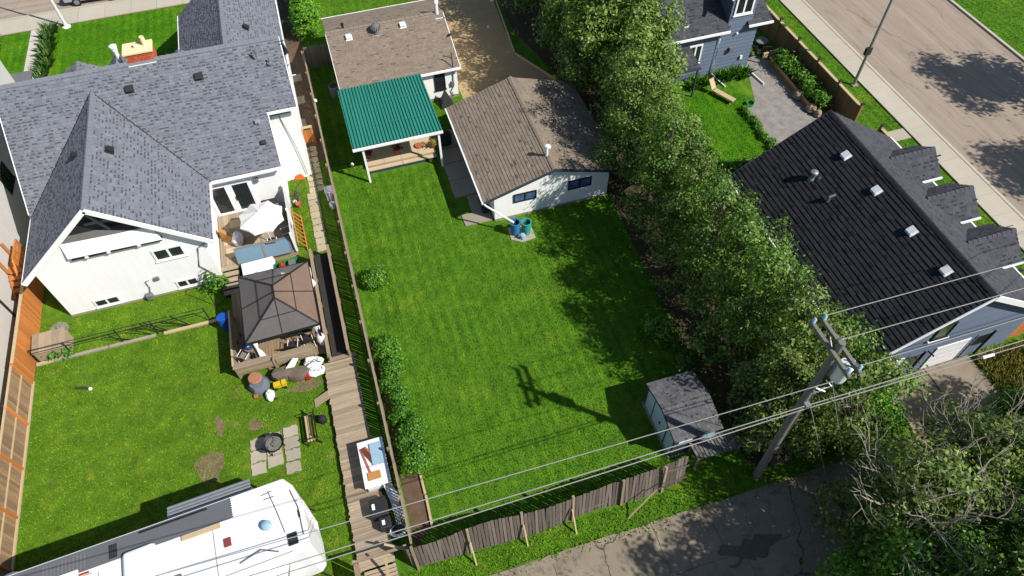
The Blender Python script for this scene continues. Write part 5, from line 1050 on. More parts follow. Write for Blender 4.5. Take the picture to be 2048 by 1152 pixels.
for x, z in ((-4.2, .75), (-3.85, .12)): MB().bar((x, 27.5, z), (x-.05, 30.2, z), .05, .08).build('side_rail', FENCEO, t)
for i in range(8): MB().bar((-4.2, 27.7+i*.32, .75), (-3.86, 27.7+i*.32, .12), .05, .04).build('rung', FENCEO, t)
t = thing('white_bin', 'white box bin standing against the picket fence', 'bin', (-2.0, 31.2, 0)); MB().box(-2.25, -1.85, 30.95, 31.5, 0, .6).build('body', METALW, t, bevel=.03); MB().box(-2.28, -1.82, 30.92, 31.53, .6, .66).build('lid', CLOTH, t, bevel=.02)
tag(MB().lathe(-2.0, 30.3, [(.12, 0), (.2, .15), (.2, .4), (.1, .52)], 12).build('white_bucket', METALW, None, True), 'white bucket beside the white box bin', 'bucket')
tag(MB().lathe(-1.6, 38.4, [(.05, 1.45), (.1, 1.55), (.05, 1.66)], 10).build('fence_lamp', TRIM, yf, True))
# junk along the deck front
t = thing('patio_heater_pot', 'grey fabric planter with terracotta top beside the deck front', 'planter', (-7.2, 19.6, 0)); jit(MB().lathe(-7.2, 19.6, [(.5, 0), (.52, .16), (.42, .36), (.36, .5)], 16), .05).build('base', M('blue_grey_fabric', C(118, 126, 138), .85), t, True); MB().lathe(-7.25, 19.75, [(.3, .5), (.34, .58), (.3, .66), (.05, .68)], 16).build('terracotta_lid', M('muted_clay', C(186, 132, 104), .9, .15, 5), t, True)
t = thing('yellow_toy_truck', 'yellow and black toy truck on the lawn by the deck', 'toy', (-6.3, 19.3, 0)); MB().box(-6.5, -6.1, 19.15, 19.4, .12, .34).build('bed', YELLOW, t); MB().box(-6.1, -5.9, 19.12, 19.38, .12, .42).build('cab', YELLOW, t); [MB().tube([(x, 19.08, .1), (x, 19.45, .1)], .1, 10).build('wheel', BLACKP, t) for x in (-6.45, -6.0)]
t = thing('white_toy_helmet', 'white bucket seat lying on the grass by the deck', 'seat', (-6.75, 18.85, 0)); jit(MB().lathe(-6.72, 18.85, [(.1, .008), (.2, .1), (.22, .25), (.14, .36), (.02, .38)], 14, 1, 1.3), .05).build('shell', TRIM, t, True); MB().box(-6.62, -6.42, 18.6, 18.68, .05, .1).build('strap', BLACKP, t)
tag(MB().box(-7.5, -7.3, 18.95, 19.15, .008, .16).build('terracotta_brick', TERRA, bevel=.02), 'small terracotta block lying by the grey planter', 'block')
t = thing('brown_tarp_boats', 'two brown tarpaulin covered seats beside the deck front', 'covered seats', (-5.6, 19.5, 0)); jit(MB().lathe(-6.0, 19.75, [(.42, 0), (.5, .3), (.42, .55), (.1, .62)], 12, 1.1, .75), .05).build('cover', TARP, t, True); jit(MB().lathe(-5.25, 19.55, [(.4, 0), (.48, .28), (.4, .5), (.1, .56)], 12, 1.25, .7), .05).build('cover', TARP, t, True); MB().slab([(-5.75, 19.75, .72), (-5.35, 19.75, .68), (-5.1, 20.15, .72), (-5.35, 20.2, .75)], .05).build('white_cloth', CLOTH, t)
t = thing('white_ride_on_toy', 'large white plastic ride-on toys heaped by the boardwalk', 'toy', (-4.5, 19.7, 0)); jit(MB().lathe(-4.5, 20.0, [(.3, .0), (.42, .2), (.36, .42), (.26, .48), (.2, .34), (.02, .32)], 14, 1.2, .72), .05).build('shell', TRIM, t, True); jit(MB().lathe(-4.4, 19.5, [(.26, .0), (.38, .18), (.33, .34), (.25, .38), (.2, .26), (.02, .25)], 14, 1.25, .75), .05).build('shell', TRIM, t, True); MB().tube([(-4.75, 19.75, .5), (-4.4, 19.85, .72), (-4.1, 19.75, .5)], .03, 6).build('handle', GREYP, t, True)
tag(MB().box(-5.0, -4.78, 19.2, 19.55, .008, .4).build('red_toy_box', RED, bevel=.03), 'red toy box beside the white ride-on toys', 'toy box')
# patio slabs, fire pit and bench
for i, (x, y) in enumerate([(-7.55, 16.55), (-6.85, 16.65), (-6.05, 16.75), (-7.58, 15.95), (-6.85, 16.05), (-6.05, 16.15), (-7.6, 15.35), (-6.85, 15.5), (-6.05, 15.55), (-6.1, 14.95)]): tag(MB().prism(slabpoly(x-.33, x+.33, y-.27, y+.27, .0), 0, .05).build('patio_slab', PAVER), 'grey concrete patio slab under the fire pit', 'patio slab', 'slabs around the fire pit')
fp = thing('fire_pit', 'round black fire pit filled with ash on concrete slabs', 'fire pit', (-6.75, 16.1, .05)); MB().lathe(-6.75, 16.1, [(.2, .3), (.42, .5), (.5, .62), (.48, .62), (.38, .5)], 12).build('bowl', BLACKM, fp, True); MB().lathe(-6.75, 16.1, [(.36, .49), (.36, .54)], 12).build('ash_bed', ASH, fp)
random.seed(2)
for i in range(9): MB().lathe(-6.75+rj(.22), 16.1+rj(.22), [(.02, .54), (.07, .56), (.05, .62), (.01, .63)], 6, 1.3, .8).build('ember_stone', ASH, fp)
MB().box(-6.72, -6.45, 15.9, 16.3, .545, .6).build('grate', GREYP, fp)
for a in range(3): MB().tube([(-6.75+.3*math.cos(a*2.1), 16.1+.3*math.sin(a*2.1), .45), (-6.75+.4*math.cos(a*2.1), 16.1+.4*math.sin(a*2.1), .05)], .025, 6).build('leg', BLACKM, fp)
bn = thing('park_bench', 'black iron bench with light wooden slats facing the fire pit', 'bench', (-5.05, 16.4, 0))
for i in range(3): piece('seat_slat', CAPW if i < 2 else FENCEO, bn, (-5.22+i*.13, 16.4, .45), (.09, 1.35, .035))
for i in range(3): piece('back_slat', BLACKM, bn, (-4.83+i*.03, 16.4, .58+i*.13), (.03, 1.35, .09))
for y in (15.75, 17.05):
    MB().tube([(-5.32, y, 0), (-5.28, y, .43), (-4.85, y, .43), (-4.74, y, .95)], .035, 6).build('iron_frame', BLACKM, bn, True); MB().tube([(-4.86, y, .43), (-4.7, y, 0)], .03, 6).build('iron_leg', BLACKM, bn); MB().tube([(-5.3, y, .43), (-5.3, y, .66), (-4.8, y, .68)], .022, 6).build('armrest', BLACKM, bn)
t = thing('garden_kettle', 'black lidded bucket behind the iron bench', 'bucket', (-4.5, 16.8, 0)); MB().lathe(-4.5, 16.8, [(.17, 0), (.2, .3), (.16, .42), (.04, .46)], 14).build('body', BLACKP, t, True); MB().tube([(-4.7, 16.8, .34), (-4.5, 16.8, .6), (-4.3, 16.8, .34)], .012, 5).build('handle', BLACKM, t)
# things on the boardwalk
wt = thing('white_workbench', 'white box table stacked with brown boards on the boardwalk', 'table', (-2.7, 13.7, .28))
MB().box(-3.05, -2.05, 12.65, 14.65, .28, .9).build('body', CLOTH, wt, bevel=.03); MB().box(-3.12, -1.98, 12.55, 14.75, .9, .97).build('top', METALW, wt, bevel=.02)
for i, (a, b) in enumerate((((-3.0, 14.4), (-2.75, 13.1)), ((-2.9, 14.4), (-2.4, 13.6)), ((-2.8, 14.42), (-2.25, 13.55)), ((-2.95, 14.35), (-2.55, 13.55)))): MB().bar((a[0], a[1], 1.0+i*.01), (b[0], b[1], 1.0+i*.01), .09, .03).build('brown_board', PIPEB if i % 2 else TERRA, wt)
MB().box(-2.9, -2.35, 12.85, 13.2, .972, 1.03).build('tan_tray', TANW, wt); MB().box(-2.6, -2.1, 13.5, 14.5, .972, 1.05).build('pale_box', PALEB, wt)
gb2 = thing('covered_barbecue', 'black plastic covered boxes with white labels on the boardwalk', 'boxes', (-2.75, 11.5, .28)); MB().box(-3.1, -2.35, 11.3, 12.1, .28, .85).build('box', BLACKP, gb2, bevel=.05); MB().box(-2.85, -2.35, 10.75, 11.25, .28, .75).build('box', BLACKP, gb2, bevel=.05)
MB().box(-3.0, -2.88, 11.6, 11.85, .851, .86).build('label_plate', TRIM, gb2); MB().box(-2.72, -2.6, 10.9, 11.1, .751, .76).build('label_plate', TRIM, gb2)
tb_ = thing('pipe_bundle', 'bundle of thin white pipes lying beside the fence', 'pipes', (-2.1, 12, .28))
for i in range(16): MB().tube([(-2.35+i*.022, 12.6, .75-.01*i), (-2.2+i*.03, 11.8, .62-.01*i), (-2.15+i*.028+rj(.05), 10.95+rj(.12), .34)], .013, 5).build('pipe', TRIM, tb_)
t = thing('white_boat_seat', 'white rimmed dark cushion at the end of the boardwalk', 'cushion', (-2.15, 10.6, .28)); MB().lathe(-2.15, 10.6, [(.28, .28), (.34, .45), (.3, .55), (.28, .52), (.05, .5)], 16, 1.15, .8).build('rim', TRIM, t, True); MB().lathe(-2.13, 10.63, [(.26, .525), (.22, .57), (.02, .58)], 16, 1.1, .8).build('cushion', M('navy_cushion', C(48, 52, 66), .8), t, True)
gt2 = thing('back_gate', 'weathered wooden gate frame where boardwalk meets the alley', 'gate', (-2.9, 9.6, 0))
for x in (-4.02, -1.98): MB().box(x-.06, x+.06, 9.5, 9.62, 0, 1.45).build('post', WOODG, gt2)
MB().box(-4.1, -1.9, 9.5, 9.6, 1.36, 1.44).build('top_rail', WOODG, gt2)
for a, b in (((-2.0, 9.5, 1.3), (-2.75, 9.9, 1.35)), ((-2.8, 9.4, 1.35), (-2.95, 8.85, .2))): MB().bar(a, b, .09, .06).build('brace', CAPW, gt2)
for i in range(6): piece('gate_board', WOODG, gt2, (-4.05, 8.6+i*.15, .7), (.03, .13, 1.3))
for i in range(4): piece('step_board', BOARDW, gt2, (-3.2, 9.35-i*.15, .2-i*.05), (1.3, .13, .04))
MB().box(-3.85, -2.55, 8.85, 9.42, 0, .03).build('step_base', FENCED, gt2)

# ================================================================== MOTORHOME (local frame: x east, y north, origin at rear centre)
rv = thing('travel_trailer', 'long white travel trailer with grey roof panels and slide-out room', 'trailer', (-5.3, 11.35, 0), rotz=R(4.0))
RZT = 3.45
foot = [(-15.5, -1.5), (-.2, -1.5), (.02, -1.3), (.06, -.4), (.0, .6), (-.18, 1.2), (-.48, 1.6), (-15.5, 1.6)]
MB().prism(foot, .55, RZT).build('body', RVW, rv, bevel=.06)
MB().prism([(-15, -1.3), (-.9, -1.3), (-.9, 1.35), (-15, 1.35)], .3, .54).build('chassis', BLACKM, rv)
for x in (-5.2, -6.2):
    for y in (-1.25, 1.05): w_ = MB().tube([(x, y, .36), (x, y+.22, .36)], .36, 18).build('wheel', RUBBER, rv, True); MB().tube([(x, y-.01, .36), (x, y+.23, .36)], .19, 12).build('rim', GALV, w_)
gp = MB().box(-12.2, -2.55, .72, 1.52, RZT+.004, RZT+.03).build('roof_panel', GREYV, rv)
for x0, w_, y0, h_ in ((-7.0, .3, .8, .55), (-11.3, .75, 1.05, .35)):
    for i in range(4):
        for j in range(3): MB().box(x0+i*w_/4+.01, x0+(i+1)*w_/4-.01, y0+j*h_/3+.01, y0+(j+1)*h_/3-.01, RZT+.032, RZT+.05).build('solar_cell', BLACKP, gp)
for i in range(12): MB().box(-9.3+i*.13, -9.3+i*.13+.05, .82, 1.42, RZT+.031, RZT+.036).build('vent_strip', GREYP, gp)
MB().bar((-5.9, 1.42, RZT+.05), (-3.4, 1.42, RZT+.05), .06, .05).build('edge_trim', BLACKM, gp)
for i in range(9): piece('rivet_strip', BLACKM, gp, (-2.52, .76+i*.09, RZT+.03), (.03, .05, .03))
for a, b in ((-9.6, -8.5), (-8.5, -7.7)): MB().bar((a, .62, RZT+.03), (b, .70 if b < -8 else .62, RZT+.03), .06, .03).build('sealant_strip', RED, rv)
MB().box(-8.9, -8.05, .42, .85, RZT+.031, RZT+.12).build('roof_hatch', RVW, rv, bevel=.05)
MB().box(-12.0, -10.9, .5, .73, RZT+.03, RZT+.12).build('tan_hatch', CAPW, rv)
ac = MB().add([(-6.55, -.35, RZT), (-5.35, -.35, RZT), (-5.35, .85, RZT), (-6.55, .85, RZT), (-6.4, -.22, RZT+.32), (-5.4, -.28, RZT+.26), (-5.4, .78, RZT+.26), (-6.4, .7, RZT+.32)], [(0, 1, 5, 4), (1, 2, 6, 5), (2, 3, 7, 6), (3, 0, 4, 7), (4, 5, 6, 7)]).build('air_conditioner', RVW, rv, bevel=.1)
MB().box(-4.4, -3.0, .5, .68, RZT+.004, RZT+.1).build('roof_rack', CAPW, rv)
MB().box(-2.95, -2.7, -.32, .0, RZT+.004, RZT+.06).build('red_vent', M('red_brown_vent', C(150, 70, 68), .6), rv)
MB().box(-5.0, -4.55, -.95, -.7, RZT+.004, RZT+.08).build('grey_vent', GREYP, rv); MB().box(-9.1, -8.55, -.15, .4, RZT+.004, RZT+.1).build('roof_window', RVW, rv); MB().box(-9.0, -8.65, -.05, .3, RZT+.1, RZT+.13).build('skylight', BLACKP, rv)
MB().lathe(-1.35, -.1, [(.16, RZT), (.2, RZT+.12), (.17, RZT+.22), (.05, RZT+.28)], 16).build('satellite_dome', PALEB, rv, True); MB().lathe(-9.7, -.65, [(.3, RZT), (.42, RZT+.15), (.25, RZT+.4), (.05, RZT+.45)], 14).build('domed_vent', PALEB, rv, True)
MB().tube([(-1.1, 1.25, RZT+.04), (-.9, .3, RZT+.05), (-.75, -.6, RZT+.04)], .012, 5).tube([(-1.35, 1.15, RZT+.06), (-.95, 1.2, RZT+.06)], .012, 5).tube([(-1.3, .95, RZT+.06), (-.9, .95, RZT+.06)], .012, 5).build('antenna', GREYP, rv)
for y in (.05, .42): MB().tube([(.03, y, .9), (.08, y, RZT), (-.1, y, RZT+.1)], .02, 6).build('ladder_rail', TRIM, rv)
for k in range(8): MB().tube([(.06, .05, 1.0+k*.33), (.06, .42, 1.0+k*.33)], .014, 5).build('ladder_rung', TRIM, rv)
MB().box(-.7, -.35, -1.15, -.7, RZT+.004, RZT+.06).build('roof_vent', BLACKP, rv)
for y in (-1.36, .55): MB().box(-15.3, -.6 if y < 0 else -7.6, y-.012, y+.012, RZT+.002, RZT+.012).build('roof_seam', GREYP, rv)
for x in (-3.3, -7.4, -10.6): MB().box(x-.012, x+.012, -1.4, .5, RZT+.002, RZT+.010).build('roof_seam', GREYP, rv)
MB().box(-.16, -.10, -.2, .1, RZT+.002, RZT+.05).build('marker_lamp', BLACKP, rv); MB().tube([(-.3, 1.0, RZT+.03), (-.12, .2, RZT+.03), (-.12, -.9, RZT+.03)], .02, 6).build('roof_trim', GREYP, rv)
MB().tube([(-2.5, -1.1, RZT+.03), (-1.7, -.9, RZT+.06), (-1.1, -1.2, RZT+.03)], .03, 6).build('roof_cable', GREYP, rv, True)
# slide-out with striped topper on the north side
so_ = MB().box(-4.95, -1.95, 1.6, 2.35, .9, 2.75).build('slide_out', RVW, rv, bevel=.04)
m = MB()
for i, c in enumerate((0, 1, 2, 3, 4)): m.tube([(-5.05, 1.72+i*.15, 2.82+.03*math.sin(i)), (-1.85, 1.72+i*.15, 2.82+.03*math.sin(i))], .075, 8)
m.build('awning_roll', GALV, so_, True); MB().box(-5.05, -1.88, 1.62, 1.8, 2.86, 2.93).build('awning_cover', TRIM, so_)
# south side slide with roof rack and side windows
s2_ = MB().box(-7.2, -1.0, -2.25, -1.5, .9, 2.9).build('slide_out', RVW, rv, bevel=.05)
for i in range(7): MB().tube([(-4.2, -1.6-i*.09, 2.98), (-2.5, -1.6-i*.09, 2.98)], .016, 5).build('rack_bar', GREYP, s2_)
MB().box(-4.25, -4.19, -2.2, -1.52, 2.9, 2.99).build('rack_end', GREYP, s2_); MB().box(-2.52, -2.46, -2.2, -1.52, 2.9, 2.99).build('rack_end', GREYP, s2_)
for x0 in (-3.2, -5.9): w_ = MB().box(x0-.06, x0+1.46, -2.3, -2.253, 1.6, 2.5).build('side_window', BLACKM, s2_); MB().box(x0, x0+1.4, -2.32, -2.302, 1.66, 2.44).build('pane', GLASS, w_)
MB().tube([(-1.1, -2.27, 2.9), (-.9, -1.6, 2.95)], .015, 5).build('cable', BLACKM, s2_)
MB().tube([(-.25, -1.45, .55), (.1, -1.7, .0)], .03, 6).build('jack', BLACKM, rv); MB().tube([(-.25, 1.3, .55), (-.05, 1.35, .0)], .03, 6).build('jack', BLACKM, rv)
t = thing('white_tank_cover', 'white rounded cover standing by the weathered fence end', 'cover', (-17.0, 12.9, 0)); MB().lathe(-17.0, 12.9, [(.4, 0), (.45, .8), (.42, 1.3), (.3, 1.5), (.05, 1.55)], 16, 1.1, .9).build('cover', METALW, t, True); MB().lathe(-17.0, 12.9, [(.46, .9), (.47, .98)], 16, 1.1, .9).build('strap', GREYP, t)
t = thing('parked_dark_car', 'dark blue car with pale bonnet by the back gate', 'car', (-5.6, 7.6, 0), rotz=R(3))
def car(root, paint, L=4.3, W=1.8, Hh=1.5, hatch=True):
    prof = [(-L/2, .35), (-L/2-.02, .75), (-L/2+.12, .98), (-L/2+.35, 1.05), (-L/2+.75, Hh-.06), (-L*.08, Hh), (L*.1, Hh-.05), (L*.24, 1.02), (L/2-.15, .86), (L/2, .62), (L/2-.02, .32)]
    n = len(prof); vs = []
    for sgn in (-1, 1):
        for x, z in prof: vs.append((x, sgn*(W/2-(.16 if z > 1.1 else 0.0)-(.05 if z < .4 else 0)), z))
    fs = [tuple(range(n)), tuple(range(2*n-1, n-1, -1))]+[(i, n+i, n+(i+1) % n, (i+1) % n) for i in range(n)]
    MB().add(vs, [f[::-1] for f in fs]).build('body', paint, root, True, bevel=.05)
    for sgn in (-1, 1):
        for a, b in ((-L*.33, -L*.06), (-L*.04, L*.13)):
            y0 = sgn*(W/2-.07); MB().slab([(a+.02, y0, 1.02), (b+.02, y0, 1.02), (b-.02 if b < 0 else b-.22, sgn*(W/2-.15), Hh-.13), (a+.2, sgn*(W/2-.15), Hh-.13)], .03, (0, sgn, 0)).build('side_window', GLASS, root)
        for x in (-L*.3, L*.31):
            w_ = MB().tube([(x, sgn*(W/2-.2), .32), (x, sgn*(W/2+.02), .32)], .32, 20).build('wheel', RUBBER, root, True); MB().tube([(x, sgn*(W/2), .32), (x, sgn*(W/2+.035), .32)], .2, 10).build('rim', GALV, w_)
        MB().box(-L/2-.03, -L/2+.18, sgn*(W/2-.22)-.12, sgn*(W/2-.22)+.12+.06*sgn, .78, 1.0).build('tail_light', RED, root); MB().box(L/2-.22, L/2+.02, sgn*(W/2-.25)-.14, sgn*(W/2-.25)+.14, .62, .76).build('headlight', TRIM, root)
        MB().box(L*.17, L*.21, min(sgn*(W/2-.02), sgn*(W/2+.14)), max(sgn*(W/2-.02), sgn*(W/2+.14)), .98, 1.1).build('mirror', paint, root)
    MB().slab([(L*.24, -W*.38, 1.06), (L*.24, W*.38, 1.06), (L*.105, W*.36, Hh-.06), (L*.105, -W*.36, Hh-.06)], .03, (.5, 0, .8)).build('windscreen', GLASS, root)
    MB().slab([(-L/2+.36, W*.38, 1.08), (-L/2+.36, -W*.38, 1.08), (-L/2+.72, -W*.36, Hh-.08), (-L/2+.72, W*.36, Hh-.08)], .03, (-.8, 0, .4)).build('rear_window', GLASS, root)
car(t, DKCAR)
t = thing('parked_silver_car', 'silver hatchback parked at the kerb of the front street', 'car', (-16.25, 58.55, 0), rotz=R(-2)); car(t, SILVER, 4.4, 1.8, 1.55)
t = thing('parked_black_car', 'black car parked ahead of the silver hatchback', 'car', (-10.9, 58.45, 0), rotz=R(-2)); car(t, DKCAR, 4.5, 1.8, 1.5)

# ================================================================== UTILITY POLE AND CABLES
PX, PY, PT = 13.3, 8.45, 10.9
up_ = thing('utility_pole', 'leaning grey wooden utility pole with twin crossarms and transformer', 'utility pole', (PX, PY, 0))
MB().tube([(PX+.12, PY-.05, 0), (PX, PY, 5), (PX, PY, PT)], [.175, .15, .12], 14).build('pole', BARKP, up_, True)
for dx in (-.2, .2):
    MB().box(PX+dx-.06, PX+dx+.06, 7.45, 9.7, 10.35, 10.5).build('crossarm', BARKP, up_)
for dx, y in ((-.2, 9.6), (.2, 9.6), (.2, 8.62), (-.2, 7.6), (.2, 7.6)):
    MB().lathe(PX+dx, y, [(.03, 10.5), (.08, 10.54), (.05, 10.6), (.08, 10.65), (.03, 10.74)], 10).build('insulator', PALEB, up_, True)
for s in (-1, 1): MB().bar((PX+.13, PY, 9.75), (PX+.2, PY+s*.75, 10.36), .03, .05).build('arm_brace', GALV, up_)
tr_ = MB().lathe(PX+.42, PY-.3, [(.05, 8.85), (.24, 8.88), (.26, 9.0), (.26, 9.7), (.28, 9.74), (.22, 9.84), (.05, 9.9)], 18).build('transformer', METALW, up_, True)
MB().tube([(PX+.35, PY-.42, 9.86), (PX+.33, PY-.46, 10.05)], .045, 8).build('bushing', PALEB, tr_, True); MB().tube([(PX+.52, PY-.3, 9.86), (PX+.55, PY-.3, 10.05)], .045, 8).build('bushing', PALEB, tr_, True); MB().box(PX+.36, PY-.6, PY-.6, PY-.55, 9.2, 9.35) if False else None
MB().box(PX+.1, PX+.3, PY-.2, PY-.1, 9.0, 9.6).build('bracket', GALV, tr_)
MB().tube([(PX+.2, PY-.15, 8.6), (PX+.35, PY-.35, 8.45), (PX+.15, PY-.3, 8.3), (PX+.3, PY-.2, 8.1), (PX+.1, PY-.2, 7.9)], .03, 6).tube([(PX-.1, PY-.2, 8.3), (PX+.2, PY-.35, 8.15), (PX-.05, PY-.2, 8.0)], .03, 6).build('cable_loops', TRIM, up_, True)
MB().tube([(PX+.17, PY-.12, .3), (PX+.14, PY-.1, 7.6)], .035, 6).build('riser_conduit', GREYP, up_)
MB().box(PX-.1, PX+.1, PY-.32, PY-.12, 6.9, 7.1).build('cable_clamp', GALV, up_)
def cable(label, pts, r=.014, sag=.25, n=14, mat=WIRE):
    m = MB()
    for a, b in zip(pts[:-1], pts[1:]):
        a, b = Vector(a), Vector(b); m.tube([a.lerp(b, i/n)-Vector((0, 0, sag*4*(i/n)*(1-i/n))) for i in range(n+1)], r, 6)
    return tag(m.build('overhead_cable', mat, None, True), label, 'cable', 'overhead cables')
cable('overhead cable from the far insulator over the black shingled roof', [(PX+.2, 9.6, 10.72), (60, 9.4, 10.4)], .016, .1)
cable('overhead cable from the middle insulator crossing the dark garage gable', [(PX+.2, 8.62, 10.72), (60, 8.4, 10.4)], .016, .1)
cable('overhead cable from the near insulator crossing above the garage doors', [(PX+.2, 7.6, 10.72), (60, 7.6, 10.4)], .014, .1)
cable('single overhead cable from the transformer across the mown lawn', [(PX+.35, PY-.42, 9.0), (-40, 9.3, 8.9)], .016, .5)
cable('upper telephone cable clamped to the pole above the back fence', [(-40, 8.7, 6.6), (PX, PY-.25, 7.05), (60, 8.1, 7.3)], .02, .25)
cable('lower telephone cable clamped to the pole above the back fence', [(-40, 8.2, 6.5), (PX+.05, PY-.3, 6.9), (60, 7.7, 7.1)], .02, .25)
tag(MB().tube([(20.5, 7.95, 7.1), (21.0, 7.95, 7.08)], .06, 8).build('cable_splice', TRIM, None, True), 'white splice case on the telephone cable', 'splice')
for e_, lb in (((17.2, 7.4, 0), 'guy wire slanting from the pole to the alley edge'), ((16.2, 7.2, 0), 'guy wire slanting steeply from the telephone clamp to the alley')):
    tag(MB().tube([(PX+.15, PY-.15, 9.2 if e_[0] > 17 else 7.0), e_], .014, 6).build('guy_wire', WIRE), lb, 'guy wire')
t = thing('tilted_cabinet', 'brown metal cabinet on the ground beside the utility pole', 'cabinet', (14.7, 8.9, 0)); MB().box(14.2, 15.15, 8.5, 9.2, 0, .55).build('body', M('brown_metal', C(112, 92, 82), .6, .15, 3), t, bevel=.04); MB().box(14.62, 14.68, 8.48, 9.22, .551, .58).build('seam', BLACKM, t)
# street lamps
lp = thing('street_lamp', 'tall grey steel street lamp on the grass verge', 'street lamp', (33.0, 30.75, 0)); MB().tube([(33.0, 30.75, 0), (33.0, 30.75, 9)], [.11, .06], 10).build('pole', GALV, lp, True); MB().box(32.8, 33.2, 30.55, 30.95, 0, .08).build('base_plate', CONC, lp); MB().tube([(33.0, 30.75, 8.9), (34.2, 30.75, 9.5), (36, 30.75, 9.6)], .04, 8).build('arm', GALV, lp, True); MB().box(35.8, 36.5, 30.6, 30.9, 9.52, 9.66).build('lamp_head', GREYP, lp); MB().box(32.7, 33.12, 30.62, 30.82, 2.4, 2.9).build('sign_box', BLACKP, lp)
lp = thing('front_street_lamp', 'white lamp post beside the front street sidewalk', 'street lamp', (-18.3, 55.0, 0)); MB().tube([(-18.3, 55.0, 0), (-18.3, 55.0, 7)], [.1, .06], 10).build('pole', METALW, lp, True); MB().lathe(-18.3, 55.0, [(.3, 0), (.3, .06), (.14, .14), (.12, .3)], 14).build('base', METALW, lp, True); MB().tube([(-18.3, 55.0, 6.9), (-18.3, 57.5, 7.4)], .04, 8).build('arm', METALW, lp, True); MB().box(-18.45, -18.15, 57.3, 57.9, 7.36, 7.48).build('lamp_head', GREYP, lp)

# ================================================================== VEGETATION
random.seed(17)
def tree(name, label, x, y, h, r, mat, nclump=200, nleaf=60, ls=.074, csz=.22, z0f=.06, group=None, bare=0, egg=.25, inner=.5):
    t = thing(name, label, 'tree', (x, y, 0), group)
    n = 7; P_, N_, CC = [], [], []
    for q in range(n):
        a = 2.4*q+random.uniform(0, .8); fz = z0f+(1-z0f)*(.16+.68*q/(n-1)+rj(.05)); rr = r*random.uniform(.42, .6)*(1.08-.16*fz); off = r*random.uniform(.42, .66)*(1.08-.36*fz)
        if q == n-1: off = r*.15
        p, nn, cc = crown_pts((x+off*math.cos(a), y+off*math.sin(a), h*fz-rr*.1), (rr, rr, rr*random.uniform(.95, 1.35)), int(nclump/n), nleaf, csz, inner, 0)
        P_.append(p); N_.append(nn); CC.append(cc)
    p, nn, cc = np.concatenate(P_), np.concatenate(N_), np.concatenate(CC)
    k = (p[:, 2] > .12) & (p[:, 2] < h*1.06); leaves('crown', p[k], nn[k], ls, mat, t)
    limbs((x, y, 0), (x+rj(.4), y+rj(.4), h*.85), .06+.014*h, [tuple(c) for c in cc], 16, BARK, t)
    return t
def bare(t, x, y, z0, n, spread, hgt, r0=.035):
    m = MB()
    def grow(p, d, L, r, lv):
        q = p; pts = [p]; dd = d.copy()
        for i in range(3): dd = (dd+Vector((rj(.35), rj(.35), rj(.2)))).normalized(); q = q+dd*L/3; pts.append(q)
        m.tube(pts, [r, r*.85, r*.7, r*.55], 5, False)
        if lv > 0:
            for k in range(3): grow(pts[1+k], (dd+Vector((rj(.9), rj(.9), rj(.4)+.25))).normalized(), L*.62, r*.6, lv-1)
    for i in range(n):
        a = random.uniform(0, 6.28); grow(Vector((x, y, z0)), Vector((math.cos(a)*.6, math.sin(a)*.6, .9)).normalized(), hgt, r0, 3)
    return m.build('bare_branches', TWIG, t)
GT = 'tall leafy trees in the row beside the lawn'
rows = [(15.4, 11.6, 8.2, 2.1, OLIVE), (15.0, 13.8, 8.4, 2.1, LEAF), (15.5, 16.0, 7.8, 2.0, LEAF), (15.1, 18.2, 8.3, 2.2, LEAF), (15.5, 20.6, 7.6, 2.0, LEAF2), (15.0, 22.7, 8.5, 2.2, LEAF), (15.6, 25.0, 7.9, 2.1, LEAF2), (15.1, 27.2, 8.6, 2.2, LEAF2)]
for i, (x, y, h, r, m_) in enumerate(rows): tree('row_tree', '%s leafy tree from the shed in the dense row beside the lawn' % ORD[i], x, y, h, r, m_, group=GT)
GN = 'broad trees between driveway and blue house'
for i, (x, y, h, r, m_) in enumerate([(16.4, 29.6, 8.2, 2.5, LEAF2), (17.3, 32.3, 8.4, 2.5, LEAF2), (15.9, 34.2, 9.2, 2.7, LEAF2), (17.8, 36.6, 8.8, 2.8, LEAF2), (15.8, 38.8, 9.4, 2.7, LEAF), (17.5, 41.5, 9.0, 2.8, LEAF2), (15.6, 44.5, 9.4, 2.8, LEAF)]): tree('broad_tree', '%s broad pale green tree past the tree row, toward the front street' % ORD[i], x, y, h, r, m_, 240, 56, .1, .26, .08, GN)
for i, (x, y, h, r, lb, m_, bb) in enumerate([(16.7, 9.0, 7.4, 2.0, 'twiggy half leafed tree behind the utility pole', OLIVE, 7), (14.7, 10.4, 4.6, 1.5, 'low dark tree between shed and utility pole', OLIVE, 3), (19.2, 9.6, 4.4, 1.5, 'small leafy tree in front of the dark garage doors', LEAF3, 2), (18.2, 11.3, 5.4, 1.5, 'leafy tree touching the gutter of the black roof', LEAF, 0), (15.9, 8.9, 2.6, 1.1, 'low bush between cabinet and guy wires', OLIVE, 2), (14.1, 9.7, 2.4, 1.0, 'low dark bush behind the brown cabinet', OLIVE, 2), (18.0, 8.7, 2.8, 1.1, 'low bush on the verge near the guy wires', LEAF, 2)]):
    t = tree('twiggy_tree', lb, x, y, h, r, m_, 130, 34, .085, .22)
    if bb: bare(t, x, y, h*.4, bb, r, 1.0, .025)
